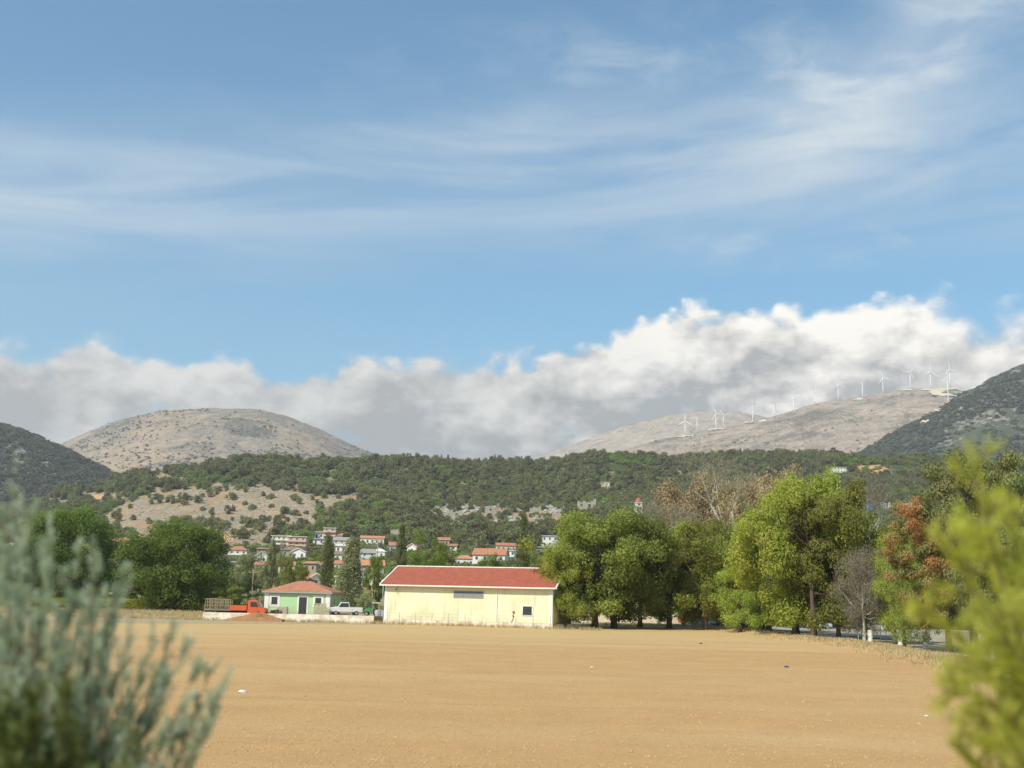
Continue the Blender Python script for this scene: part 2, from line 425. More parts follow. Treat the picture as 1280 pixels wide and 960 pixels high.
gpos = E(nt.nodes.new('ShaderNodeTexCoord').outputs['Object']); gx_, gy_, gzz = sepE(gpos)
fine = noiseE(gpos, 9.0, 6, 0.72); mid = noiseE(gpos, 0.35, 5, 0.6); big = noiseE(gpos, 0.03, 4, 0.55)
rows_ = noiseE(comb(gx_ * 0.05, gy_ * 1.1 + gx_ * 0.02, 0), 1.0, 4, 0.65)
rows2 = noiseE(comb(gx_ * 0.012, gy_ * 0.22, 2.0), 1.0, 4, 0.6)
soil = mixC(sstep(mid, 0.35, 0.65), (0.50, 0.31, 0.135), (0.45, 0.275, 0.118))
soil = mixC(sstep(rows_, 0.4, 0.62) * 0.5, soil, (0.47, 0.285, 0.13))
soil = mixC(sstep(fine, 0.52, 0.72) * 0.6, soil, (0.32, 0.19, 0.085))
straw = mixC(sstep(rows_, 0.35, 0.65), (0.56, 0.405, 0.185), (0.48, 0.325, 0.145))
straw = mixC(sstep(fine, 0.5, 0.75) * 0.5, straw, (0.62, 0.48, 0.26))
farf = clampE(sstep(gy_ + (rows2 - 0.5) * 90 - gx_ * 0.12, 88.0, 118.0))
spec_ = sstep(vorE(comb(gx_ * 1.0, gy_ * 1.8, 0), 8.0), 0.22, 0.08) * sstep(noiseE(gpos, 0.5, 3), 0.42, 0.62)
fcol = mixC(farf * 0.85, soil, straw)
fcol = mixC(sstep(rows2, 0.46, 0.6) * 0.3, fcol, (0.50, 0.35, 0.17))
trk_ = E.m('ABSOLUTE', E.m('FRACT', (gy_ + gx_ * 0.06 + (rows2 - 0.5) * 3) * (1 / 17.0)) - 0.5)
fcol = mixC(sstep(trk_, 0.030, 0.012) * sstep(noiseE(comb(gx_ * 0.03, gy_ * 0.1, 5.0), 1.0, 3), 0.42, 0.6) * 0.14, fcol, (0.25, 0.15, 0.07))
fcol = mixC(sstep(noiseE(comb(gx_ * 0.02, gy_ * 0.06, 8.0), 1.0, 5, 0.65), 0.5, 0.66) * 0.35, fcol, (0.58, 0.41, 0.21))
fcol = mixC(spec_ * 0.5, fcol, (0.64, 0.50, 0.29))
grass = mixC(sstep(mid, 0.4, 0.6), (0.40, 0.31, 0.15), (0.22, 0.20, 0.08))
grass = mixC(sstep(big, 0.45, 0.6), grass, (0.10, 0.12, 0.035))
verge = mixC(sstep(noiseE(gpos, 1.3, 5, 0.7), 0.42, 0.6), (0.44, 0.34, 0.18), (0.30, 0.25, 0.17))
nearv = sstep(gy_, 185.0, 168.0)
veg = mixC(sstep(noiseE(gpos, 0.05, 6, 0.65), 0.5, 0.66), (0.055, 0.072, 0.024), (0.30, 0.235, 0.14))
rock = mixC(sstep(noiseE(gpos, 0.12, 7, 0.72), 0.44, 0.56), (0.36, 0.245, 0.14), (0.27, 0.235, 0.18))
rock = mixC(sstep(noiseE(gpos, 0.03, 6, 0.7), 0.5, 0.6) * 0.8, rock, (0.37, 0.225, 0.11))
rock = mixC(sstep(noiseE(gpos, 0.35, 5, 0.8), 0.55, 0.62) * 0.8, rock, (0.46, 0.42, 0.36))
rock = mixC(sstep(noiseE(gpos, 0.22, 6, 0.78), 0.50, 0.60) * 0.7, rock, (0.13, 0.125, 0.06))
dirt = mixC(sstep(noiseE(gpos, 0.2, 5, 0.7), 0.4, 0.6), (0.52, 0.33, 0.18), (0.44, 0.25, 0.12))
c = mixC(sstep(gy_, 300.0, 340.0), mixC(nearv, grass, verge), veg)
c = mixC(att('bare'), c, rock); c = mixC(att('bright'), c, dirt); c = mixC(att('field'), c, fcol)
nt.links.new(c.s, bs.inputs['Base Color'])
bp = nt.nodes.new('ShaderNodeBump'); bp.inputs['Distance'].default_value = 0.05; bp.inputs['Strength'].default_value = 1.0
nt.links.new((fine * 0.8 + noiseE(gpos, 1.6, 5, 0.7) * 1.2 + rows_ * 0.7).s, bp.inputs['Height']); nt.links.new(bp.outputs[0], bs.inputs['Normal'])
gme = nmesh('ground', np.stack([X, Y, Z], -1).reshape(-1, 3), Fq, [gm], smooth=True)
for n, a in (('bare', bare), ('bright', bright), ('field', fieldm)):
    gme.attributes.new(n, 'FLOAT', 'POINT').data.foreach_set('value', a.ravel().astype(np.float32))
struct('ground', gme)
# wide plain under everything, out to the horizon
pm = mat('plain_soil', (0.26, 0.21, 0.10), 0.95, 0.2, 0.01, col2=(0.10, 0.12, 0.04))
a = np.linspace(0, 2 * math.pi, 96, endpoint=False); v = [(0, 0, -2.0)] + [(6800 * math.cos(t), 6800 * math.sin(t), -2.0) for t in a]
struct('plain', nmesh('plain', v, [(0, i + 1, (i + 1) % 96 + 1) for i in range(96)], [pm]))

# ------------------------------------------------------------------ far hills
def hillmat(name, rockc, rock2, scrub, amt, s=1.0, soilc=None):
    m = bpy.data.materials.new(name); m.use_nodes = True; nt = m.node_tree; E.nt = nt
    b = nt.nodes['Principled BSDF']; b.inputs['Roughness'].default_value = 0.95; b.inputs['Specular IOR Level'].default_value = 0.1
    v = E(nt.nodes.new('ShaderNodeTexCoord').outputs['Object'])
    c = mixC(sstep(noiseE(v, 0.010 * s, 8, 0.7), 0.4, 0.6), rockc, rock2)
    if soilc: c = mixC(sstep(noiseE(v, 0.0035, 5, 0.6), 0.5, 0.58) * 0.8, c, soilc)
    c = mixC(sstep(noiseE(v, 0.03 * s, 6, 0.78), 0.52, 0.62) * 0.8, c, tuple(x * 1.35 for x in rockc))
    c = mixC(sstep(noiseE(v, 0.018, 6, 0.75), 0.52, 0.60) * 0.6, c, (0.17, 0.155, 0.12))
    dens = noiseE(v, 0.0045, 5, 0.62); dots = noiseE(v, 0.075 * s, 5, 0.7)
    c = mixC(sstep(dots + (dens - 0.5) * 0.85, amt, amt + 0.09) * 0.85, c, scrub)
    nt.links.new(c.s, b.inputs['Base Color'])
    bp = nt.nodes.new('ShaderNodeBump'); bp.inputs['Distance'].default_value = 6.0; bp.inputs['Strength'].default_value = 1.0
    nt.links.new(noiseE(v, 0.06 * s, 6, 0.72).s, bp.inputs['Height']); nt.links.new(bp.outputs[0], b.inputs['Normal'])
    return m
HILLS = {}
def hill(name, Yc, pts, m, foot=0.6, back=1.5, amp=0.05, seed=1, nu=420, nv=190, fine=3.0, Ys=None):
    """a hill whose crest follows the outline; Ys optionally changes the crest distance along it"""
    px = np.linspace(pts[0][0], pts[-1][0], nu); rw = np.interp(px, [p[0] for p in pts], [p[1] for p in pts])
    ker = np.hanning(13); ker /= ker.sum(); rw = np.convolve(np.pad(rw, 6, 'edge'), ker, 'valid')
    yc = np.full(nu, float(Yc)) if Ys is None else np.interp(px, [p[0] for p in Ys], [p[1] for p in Ys])
    cx = np.empty(nu); cz = np.empty(nu)
    for i in range(nu):
        p = at(px[i], rw[i], yc[i]); cx[i] = p.x; cz[i] = p.z
    t = np.concatenate([np.linspace(0, 1, nv), 1 + np.linspace(0, 1, nv // 3 + 1)[1:]])
    Yv = np.where(t[:, None] <= 1, yc * (foot + (1 - foot) * np.minimum(t, 1)[:, None]), yc * (1 + (back - 1) * np.maximum(t - 1, 0)[:, None]))
    s = np.where(t <= 1, t * (1.42 - 0.42 * t), 1 - np.maximum(t - 1, 0) ** 1.6)[:, None]
    Xv = (cx / yc)[None, :] * Yv
    Zv = s * cz[None, :]
    w = (s * np.clip((1.15 - np.abs(t - 1)) , 0, 1)[:, None])
    lockc = np.clip(np.abs(t - 1) / 0.2, 0.12, 1)[:, None]
    zs = max(cz.max(), 50)
    Zv = Zv + w * lockc * zs * amp * (fbm(Xv / (zs * 0.9), Yv / (zs * 2.0), 6, seed, 0.55) * 2) + np.clip(s * 3, 0, 1) * fbm(Xv / 26, Yv / 40, 3, seed + 50) * fine
    Zv[0, :] = -2.2; Zv[-1, :] = -2.2
    idx = np.arange(Zv.size).reshape(Zv.shape)
    Fq = np.stack([idx[:-1, :-1], idx[:-1, 1:], idx[1:, 1:], idx[1:, :-1]], -1).reshape(-1, 4)
    o = struct(name, nmesh(name, np.stack([Xv, Yv, Zv], -1).reshape(-1, 3), Fq, [m], smooth=True))
    HILLS[name] = (Xv, Yv, Zv); return o
domem = hillmat('dome_limestone', (0.38, 0.30, 0.22), (0.27, 0.225, 0.175), (0.105, 0.10, 0.068), 0.53, 1.7, soilc=(0.45, 0.33, 0.215))
darkm = hillmat('wooded_slope_soil', (0.30, 0.27, 0.22), (0.22, 0.20, 0.155), (0.055, 0.070, 0.040), 0.36)
ridgem = hillmat('ridge_limestone', (0.47, 0.36, 0.262), (0.35, 0.275, 0.205), (0.135, 0.12, 0.085), 0.545, 1.6)
frm = hillmat('far_ridge_limestone', (0.48, 0.38, 0.29), (0.40, 0.32, 0.245), (0.18, 0.165, 0.135), 0.66)
hill('dome_hill', 3500, [(-60, 600), (0, 585), (40, 572), (75, 557), (110, 540), (150, 525), (200, 514), (260, 510.5), (320, 512), (360, 521), (400, 537), (440, 556), (480, 571), (520, 582), (580, 600), (640, 620)], domem, seed=4)
hill('left_slope', 2000, [(-420, 430), (-300, 450), (-200, 470), (-100, 500), (0, 532), (40, 545), (80, 562), (110, 578), (135, 592), (170, 610), (220, 640), (280, 680)], darkm, foot=0.72, seed=9, fine=6)
hill('far_ridge', 5200, [(560, 605), (620, 588), (672, 571), (720, 553), (780, 532), (830, 520), (880, 513.5), (920, 513.5), (950, 520), (985, 529), (1040, 540), (1120, 560), (1200, 580)], frm, foot=0.7, seed=14, amp=0.03)
hill('turbine_ridge', 3900, [(640, 600), (700, 580), (780, 562), (830, 548), (856, 544), (895, 535), (941, 527), (967, 521), (992, 513), (1019, 505), (1048, 500), (1078, 497), (1104, 491), (1138, 486.5), (1163, 486), (1188, 484), (1208, 490), (1240, 500), (1300, 520), (1400, 560)],
     ridgem, foot=0.62, seed=23, amp=0.035)
hill('right_slope', 2400, [(960, 640), (1020, 600), (1080, 563), (1110, 545), (1160, 519), (1200, 495), (1240, 474), (1280, 457), (1340, 432), (1440, 400), (1600, 380)], darkm, foot=0.70, seed=37, fine=6)

# ------------------------------------------------------------------ haze
hb = MB(); hb.box(-7000, -7000, -3.0, 7000, 7000, 760)
hz = hb.obj('haze', []); hz['kind'] = 'stuff'
hm = bpy.data.materials.new('haze_air'); hm.use_nodes = True; nt = hm.node_tree; nt.nodes.clear()
ho = nt.nodes.new('ShaderNodeOutputMaterial'); pv = nt.nodes.new('ShaderNodeVolumePrincipled')
pv.inputs['Color'].default_value = (0.90, 0.92, 0.94, 1); pv.inputs['Density'].default_value = 0.00013; pv.inputs['Anisotropy'].default_value = 0.25
nt.links.new(pv.outputs[0], ho.inputs['Volume']); hz.data.materials.clear(); hz.data.materials.append(hm)
hm.cycles.homogeneous_volume = True
# ------------------------------------------------------------------ foliage builders
def leaf_quads(C, N, L, Wd, rng, jit=0.55):
    n = len(C); N = N + rng.normal(0, jit, (n, 3)); N /= np.linalg.norm(N, axis=1)[:, None] + 1e-9
    A = rng.normal(0, 1, (n, 3)); T = np.cross(N, A); T /= np.linalg.norm(T, axis=1)[:, None] + 1e-9
    B = np.cross(N, T); l = (L * rng.uniform(0.6, 1.25, n))[:, None] / 2; w = (Wd * rng.uniform(0.6, 1.25, n))[:, None] / 2
    V = np.stack([C - T * l, C + B * w - T * l * 0.1, C + T * l, C - B * w + T * l * 0.1], 1).reshape(-1, 3)
    return V, np.arange(4 * n).reshape(-1, 4)
def rdir(rng, n):
    d = rng.normal(0, 1, (n, 3)); return d / np.linalg.norm(d, axis=1)[:, None]
def crown_leaves(rng, prof, clumps, n, leaf, asp, flat=0.8, cr=(0.14, 0.26), up=0.35, bough=0):
    """leaves on clump surfaces; prof(t) gives the crown radius at height fraction t; unit height, unit diameter"""
    cs, rs = [], []; ph = rng.uniform(0, 6.28); boughs = None
    if bough:
        boughs = []
        for i in range(bough):
            t = min(0.9, 0.04 + 0.88 * ((i + 0.5) / bough) ** 0.9 + rng.uniform(-.05, .05)); a = i * 2.4 + ph + rng.uniform(-.5, .5)
            pr = prof(t) or 0.1; q = pr * rng.uniform(0.35, 0.95); boughs.append((q * math.cos(a), q * math.sin(a), t, rng.uniform(0.10, 0.19)))
    while len(cs) < clumps:
        t = rng.uniform(0, 1); pr = prof(t)
        if pr <= 0.02: continue
        a = rng.uniform(0, 2 * math.pi)
        lob = 1 + 0.20 * math.sin(a * 3 + 5 * t + ph) + 0.12 * math.sin(a * 5 - 9 * t + ph * 2) + rng.uniform(-0.30, 0.14)
        q = pr * lob * (rng.uniform(0.2, 1) ** 0.4); r = rng.uniform(*cr) * (0.55 + pr)
        if boughs is not None:
            b = boughs[rng.integers(len(boughs))]; tb = b[2]; o = rng.normal(0, 1, 3); o /= np.linalg.norm(o); o *= rng.uniform(0.1, 1) ** 0.5 * b[3]
            x, y, t = b[0] + o[0], b[1] + o[1], tb + o[2] * 0.8
            if t < 0.02 or t > 1.02: continue
            cs.append((x, y, t)); rs.append(r * 0.72); continue
        cs.append((q * math.cos(a), q * math.sin(a), t)); rs.append(r)
    cs = np.array(cs); rs = np.array(rs)
    w = rs ** 2; w /= w.sum(); k = rng.choice(len(cs), n, p=w)
    d = rdir(rng, n); rad = rs[k] * rng.uniform(0.5, 1.08, n) * (1 + 0.25 * np.sin(d[:, 0] * 7 + k) * np.cos(d[:, 1] * 6 + d[:, 2] * 5))
    P = cs[k] + d * rad[:, None] * np.array([1, 1, flat])
    return P, d + np.array([0, 0, up]), cs, rs
def ptrunk(mb, h, r, crown_pts, rng, nl=9, top=0.8, lean=0.03, mi=0, split=0.25):
    lx, ly = rng.uniform(-lean, lean) * h, rng.uniform(-lean, lean) * h
    zs = [0, 0.03, 0.12, 0.3, 0.5, top]
    pts = [(lx * z + rng.uniform(-.008, .008) * h * (z > .1), ly * z + rng.uniform(-.008, .008) * h * (z > .1), z * h - (0.25 if z == 0 else 0)) for z in zs]
    mb.tube(pts, [r * f for f in (1.5, 1.12, 0.9, 0.68, 0.42, 0.12)], 9, mi)
    for i in range(nl):
        c = crown_pts[rng.integers(len(crown_pts))]; z0 = rng.uniform(split, min(top, max(split + .1, c[2] / h * 0.8)))
        b = Vector((lx * z0, ly * z0, z0 * h)); e = Vector(c); m1 = b.lerp(e, .4) + Vector((0, 0, -0.02 * h)); m2 = b.lerp(e, .75) + Vector((0, 0, 0.01 * h))
        rr_ = r * rng.uniform(.22, .42)
        mb.tube([b, m1, m2, e], [rr_, rr_ * .7, rr_ * .4, rr_ * .12], 5, mi)
LEAF = {
 'oak': leafmat('leaf_oak', (0.115, 0.15, 0.036), (0.165, 0.20, 0.05), scale=0.35),
 'scrub': leafmat('leaf_scrub', (0.125, 0.13, 0.085), (0.17, 0.165, 0.11), scale=0.3, trans=0.15, vary=0.3),
 'dark': leafmat('leaf_dark', (0.143, 0.191, 0.037), (0.212, 0.256, 0.061), scale=0.35),
 'mid': leafmat('leaf_mid', (0.19, 0.215, 0.05), (0.29, 0.30, 0.075), (0.33, 0.32, 0.10), scale=0.3),
 'bright': leafmat('leaf_bright', (0.27, 0.30, 0.055), (0.37, 0.39, 0.09), scale=0.4),
 'yellow': leafmat('leaf_yellow', (0.273, 0.314, 0.054), (0.396, 0.403, 0.087), (0.192, 0.241, 0.054), scale=0.3),
 'brown': leafmat('leaf_brown', (0.43, 0.335, 0.19), (0.36, 0.285, 0.15), (0.47, 0.35, 0.21), scale=0.25, trans=0.2),
 'pine': leafmat('leaf_pine', (0.164, 0.182, 0.061), (0.225, 0.227, 0.080), (0.260, 0.212, 0.100), scale=0.35, trans=0.15),
 'red': leafmat('leaf_red', (0.178, 0.175, 0.061), (0.355, 0.125, 0.067), (0.273, 0.205, 0.094), scale=0.22, trans=0.2),
 'olive': leafmat('leaf_olive', (0.225, 0.248, 0.108), (0.315, 0.322, 0.161), scale=0.4, trans=0.15),
 'cypress': leafmat('leaf_cypress', (0.116, 0.134, 0.043), (0.159, 0.171, 0.061), scale=0.5, trans=0.12),
 'grey': leafmat('leaf_grey_twigs', (0.24, 0.205, 0.15), (0.17, 0.155, 0.10), scale=0.4, trans=0.1, tcol=(1, 1, 1)),
 'hill': leafmat('leaf_hill_oak', (0.146, 0.152, 0.059), (0.220, 0.210, 0.091), scale=0.3, trans=0.18, vary=0.3, hue=0.035),
 'hilllight': leafmat('leaf_hill_light', (0.171, 0.213, 0.055), (0.244, 0.281, 0.079), scale=0.3, vary=0.3, hue=0.03),
}
PROF = {
 'round': lambda t: 0.5 * math.sqrt(max(0, 1 - ((t - 0.53) / 0.5) ** 2)) if t > 0.1 else 0.2,
 'tall': lambda t: 0.44 * math.sqrt(max(0, 1 - ((t - 0.5) / 0.53) ** 2)) * (1.1 - 0.3 * t),
 'column': lambda t: 0.46 * min(1, (t / 0.12) ** 0.6) * max(0, 1 - t) ** 0.42 if t > 0.02 else 0.2,
 'cone': lambda t: 0.5 * max(0.0, 1.0 - t) ** 0.85 * (0.75 + 0.25 * math.sin(t * 34)) if t > 0.1 else 0.25,
 'pine': lambda t: 0.5 * math.sqrt(max(0, 1 - ((t - 0.62) / 0.44) ** 2)) * (0.78 + 0.22 * math.sin(t * 22)) if t > 0.18 else 0,
 'bush': lambda t: 0.5 * math.sqrt(max(0, 1 - ((t - 0.4) / 0.62) ** 2)),
}
VAR = {}
def variant(kind, seed, mkey, n=26000, leaf=0.29, asp=0.6, h0=13.0, w0=13.0, low=0.08, clumps=165, cr=(0.09, 0.18), flat=0.8, bk=None, nl=10, tr=0.028, bg=None):
    """prototype tree meshes (trunk, crown) of height h0 and width w0"""
    key = (kind, seed, mkey, n)
    n = int(n * 1.45)
    if key in VAR: return VAR[key]
    rng = np.random.default_rng(seed * 7 + 1)
    P, N, cs, rs = crown_leaves(rng, PROF[kind], clumps, n, leaf, asp, flat, cr, bough=bg if bg is not None else (30 if kind in ('round', 'tall') else 34 if kind in ('pine', 'bush') and n > 14000 else 0))
    sc = np.array([w0, w0, h0 * (1 - low)]); P = P * sc; P[:, 2] += h0 * low; cs = cs * sc; cs[:, 2] += h0 * low
    keep = P[:, 2] > h0 * low * 0.55; P = P[keep]; N = N[keep]
    V, Fq = leaf_quads(P, N, leaf, leaf * asp, rng)
    cm = nmesh('crown', V, Fq, [LEAF[mkey]])
    mb = MB(); ptrunk(mb, h0, h0 * tr, cs, rng, nl, top=0.8 if kind != 'pine' else 0.9)
    tm = mb.mesh('trunk', bk or bark, smooth=True)
    VAR[key] = (tm, cm, h0, w0); return VAR[key]
def put_tree(name, v, px, Yd, top, wpx, label, cat='tree', group=None, rz=None, base=None, trunk_px=None):
    tm, cm, h0, w0 = v
    p = at(px if trunk_px is None else trunk_px, top, Yd); x = p.x; z = gz_(x, Yd) if base is None else base
    h = p.z - z; w = wpx * Yd / F
    t = thing(name, label, cat, (x, Yd, z), rz if rz is not None else (px * 1.37) % 6.28, group)
    sx, sz = w / w0, h / h0
    a = link('trunk', tm, t); a.scale = (min(sx, 1.2) if sx > 1 else sx, min(sx, 1.2) if sx > 1 else sx, sz)
    b = link('crown', cm, t); b.scale = (sx, sx, sz)
    if trunk_px is not None:
        off = (px - trunk_px) * Yd / F; rzz = t.rotation_euler.z
        b.location = (off * math.cos(rzz), -off * math.sin(rzz), 0)
    return t

# ---- roadside row and the trees behind it
V_ = variant
roadtrees = [
 ('plane_tree', V_('round', 1, 'mid', 30000), 738, 150, 640, 118, 'dense green plane tree at the right end of the yellow warehouse', 745),
 ('plane_tree', V_('round', 2, 'dark', 30000), 778, 153, 645, 112, 'darkest broad plane tree, second in the roadside row after the warehouse', 768),
 ('young_tree', V_('tall', 3, 'bright', 16000), 706, 147, 682, 58, 'light green young tree hiding the right corner of the red warehouse roof', 708),
 ('plane_tree', V_('tall', 4, 'mid', 26000), 816, 162, 664, 84, 'mid green tree between the dark plane tree and the yellow green one', 800),
 ('plane_tree', V_('round', 5, 'yellow', 28000), 852, 159, 658, 96, 'yellow green tree beside the red and white parked vehicles', 836),
 ('plane_tree', V_('round', 6, 'mid', 28000), 893, 156, 655, 92, 'green tree with low boughs over the small parked car', 880),
 ('lime_tree', V_('bush', 7, 'bright', 18000), 926, 146, 707, 66, 'small bright round tree reaching down to the dark pickup', 924),
 ('plane_tree', V_('tall', 8, 'mid', 26000), 952, 149, 640, 96, 'mid green tree rising behind the small bright round tree', 958),
 ('plane_tree', V_('round', 9, 'yellow', 36000), 990, 133, 603, 122, 'tallest yellow green plane tree in the middle of the roadside row', 990),
 ('plane_tree', V_('tall', 10, 'mid', 36000), 1034, 129, 612, 112, 'tall green plane tree left of the grey leafless tree', 1012),
 ('plane_tree', V_('tall', 11, 'dark', 26000), 1062, 131, 640, 80, 'darker green tree just behind the grey leafless tree', 1043),
 ('young_tree', V_('tall', 12, 'bright', 16000), 1118, 116, 668, 62, 'bright green slender tree right of the grey leafless tree', 1112),
 ('young_tree', V_('bush', 13, 'mid', 16000), 1138, 107, 705, 56, 'low green tree in front of the reddish pine', 1126),
]
for nm, v, px, Yd, top, w, lb, tp in roadtrees: put_tree(nm, v, px, Yd, top - 4, w * 1.22, lb, trunk_px=tp)
pv_ = lambda s, m, n=34000: V_('pine', s, m, n, leaf=0.30, asp=0.34, low=0.1, clumps=120, cr=(0.08, 0.15), flat=0.6, nl=16, tr=0.032)
put_tree('pine_tree', pv_(21, 'red'), 1152, 99, 622, 122, 'rusty red and green pine leaning over the asphalt on the right', trunk_px=1177)
put_tree('pine_tree', pv_(22, 'pine'), 1222, 95, 554, 165, 'tall dark pine behind the yellow green sapling', trunk_px=1203)
put_tree('pine_tree', pv_(23, 'pine'), 1300, 92, 572, 128, 'dark pine cut by the right edge of the photo', trunk_px=1296)
put_tree('twiggy_tree', V_('tall', 24, 'grey', 30000, leaf=0.42, asp=0.14, cr=(0.14, 0.26), bk=palebark, nl=26), 1080, 119, 684, 70, 'grey nearly leafless tree in front of the green roadside trees', trunk_px=1076)
backtrees = [
 (812, 212, 652, 84, 'brown', 31, 'brownish thin crown at the left end of the trees behind the roadside row'),
 (858, 206, 604, 104, 'brown', 32, 'broad brown autumn crown left of the white bare branches'),
 (912, 214, 592, 96, 'brown', 33, 'brown autumn crown directly behind the white bare branches'),
 (968, 205, 586, 100, 'brown', 34, 'tallest brown autumn crown right of the white bare branches'),
 (1020, 196, 592, 104, 'yellow', 35, 'olive yellow crown above the tall roadside plane trees'),
 (1050, 200, 604, 72, 'brown', 36, 'brown topped tree with pale twigs below the long white hill building'),
 (1104, 185, 652, 92, 'yellow', 37, 'olive crown below the blue tanks and red roofed hill house'),
 (1145, 190, 648, 80, 'mid', 38, 'dark green crown behind the rusty red pine'),
 (985, 178, 626, 90, 'yellow', 39, 'yellow crown between the brown crowns and the roadside row'),
]
for px, Yd, top, w, mk_, sd_, lb in backtrees:
    put_tree('plane_tree', V_('round', sd_, mk_, 24000, leaf=0.34 if mk_ != 'brown' else 0.32, asp=0.5, nl=18, bk=palebark if mk_ == 'brown' else bark), px, Yd, top, w, lb)
rs_ = random.Random(5)
shr = V_('bush', 41, 'mid', 9000, leaf=0.4, h0=6, w0=9, clumps=40)
shr2 = V_('bush', 42, 'dark', 9000, leaf=0.4, h0=6, w0=9, clumps=40)
for i, px in enumerate(list(range(850, 1400, 32))):
    put_tree('shrub', (shr, shr2)[i % 2], px + rs_.uniform(-8, 8), 196 + rs_.uniform(-5, 14), 733 + (px - 700) * 0.02 + rs_.uniform(-12, 5), rs_.uniform(48, 66),
             'dark bushy shrub standing behind the asphalt under the tall crowns', 'shrub', 'shrubs behind the asphalt')

# ---- bare white branched tree
def bare_tree(h, seed, spread=0.42, lvl=5):
    rng = random.Random(seed); mb = MB(); tips = []
    def grow(p, d, l, r, k):
        n = 3; pts = [p]; rad = [r]
        q = p; dd = d
        for i in range(n):
            dd = (dd + Vector((rng.uniform(-1, 1), rng.uniform(-1, 1), rng.uniform(-.3, .8))) * 0.14).normalized()
            q = q + dd * (l / n); pts.append(q); rad.append(r * (1 - 0.32 * (i + 1) / n))
        mb.tube(pts, rad, 6 if k < 2 else 4)
        if k >= lvl: tips.append(q); return
        for j in range(2 if k < 1 else rng.choice((2, 3, 3))):
            ax = Vector((rng.uniform(-1, 1), rng.uniform(-1, 1), rng.uniform(-.2, .5))).normalized()
            nd = (dd + ax * spread * (1.0 + 0.25 * k)).normalized()
            grow(q, nd, l * rng.uniform(.62, .82), rad[-1] * rng.uniform(.6, .78), k + 1)
    grow(Vector((0, 0, -.3)), Vector((0.02, 0, 1)), h * 0.34, h * 0.017, 0)
    return mb.mesh('trunk', palebark, smooth=True), tips
def put_bare(px, Yd, top, base, label, seed):
    p = at(px, top, Yd); z = gz_(p.x, Yd); h = p.z - z
    tm, tips = bare_tree(h, seed); t = thing('bare_tree', label, 'tree', (p.x, Yd, z), 0.4 * seed)
    link('trunk', tm, t)
    rng = np.random.default_rng(seed); T = np.array([tuple(q) for q in tips]); k = rng.integers(0, len(T), 5200)
    C = T[k] + rng.normal(0, h * 0.035, (5200, 3))
    V, Fq = leaf_quads(C, rdir(rng, 5200), 0.55, 0.05, rng); link('twigs', nmesh('twigs', V, Fq, [LEAF['grey']]), t)
put_bare(930, 178, 582, 0, 'bare white branched tree standing above the brown crowns', 3)
put_bare(822, 182, 640, 0, 'smaller bare tree with pale branches left in the brown crowns', 8)
put_bare(1074, 184, 606, 0, 'bare pale branched tree in the crowns below the long white hill building', 12)

# ---- trees left of and behind the green house
put_tree('oak_tree', V_('round', 51, 'oak', 36000, low=0.02, bg=64, clumps=260), 92, 214, 636, 118, 'large dark tree behind the grey green foreground bush')
put_tree('oak_tree', V_('round', 52, 'oak', 44000, low=0.0, clumps=300, bg=70), 230, 203, 652, 126, 'very large round green tree left of the orange truck')
put_tree('oak_tree', V_('round', 53, 'oak', 26000, low=0.05), 8, 222, 668, 90, 'dark tree at the left edge of the photo behind the foreground bush')
mids = [
 ('olive_tree', 'bush', 'olive', 61, 302, 236, 694, 44, 'pale grey green olive tree right of the large round tree'),
 ('olive_tree', 'bush', 'olive', 61, 322, 214, 712, 40, 'low grey green olive tree above the orange cab'),
 ('shrub', 'bush', 'mid', 63, 290, 200, 732, 46, 'green shrub behind the truck load of crates'),
 ('shrub', 'bush', 'olive', 64, 322, 190, 736, 44, 'greyish shrub behind the orange truck cab'),
 ('slender_tree', 'tall', 'olive', 65, 343, 204, 674, 36, 'brownish green slender tree behind the left roof corner of the green house'),
 ('round_tree', 'round', 'mid', 66, 369, 192, 694, 44, 'green bushy tree right behind the ridge of the green house'),
 ('cypress_tree', 'column', 'cypress', 67, 411, 206, 671, 16, 'dark slim cypress rising behind the green house roof'),
 ('column_tree', 'column', 'olive', 68, 441, 190, 673, 31, 'tall brownish column tree right of the slim cypress'),
 ('column_tree', 'column', 'olive', 69, 430, 178, 708, 24, 'short brownish column tree against the side of the green house'),
 ('round_tree', 'tall', 'dark', 70, 469, 184, 694, 38, 'dark tree standing left of the warehouse gable'),
 ('spruce_tree', 'cone', 'cypress', 71, 503, 196, 655, 34, 'tallest spiky conifer behind the left end of the warehouse'),
 ('round_tree', 'round', 'dark', 72, 541, 178, 670, 66, 'dark round tree behind the warehouse roof, left of the big white villa'),
 ('round_tree', 'round', 'dark', 73, 617, 176, 693, 54, 'low dark tree in front of the big white villa'),
 ('round_tree', 'bush', 'mid', 74, 578, 180, 703, 46, 'low green tree peeping over the warehouse ridge left of the villa'),
 ('spruce_tree', 'cone', 'cypress', 75, 655, 182, 643, 40, 'tall spindly conifer right of the big white villa'),
 ('round_tree', 'round', 'dark', 76, 684, 172, 690, 46, 'dark tree behind the right end of the warehouse ridge'),
 ('round_tree', 'bush', 'mid', 77, 640, 186, 706, 40, 'small green tree at the foot of the spindly conifer'),
 ('spruce_tree', 'cone', 'cypress', 78, 722, 190, 632, 30, 'slim conifer top just above the first dark plane tree'),
 ('shrub', 'bush', 'olive', 79, 455, 170, 742, 36, 'grey green shrub behind the small tractor'),
 ('shrub', 'bush', 'mid', 80, 390, 215, 735, 60, 'green shrub behind the green house'),
]
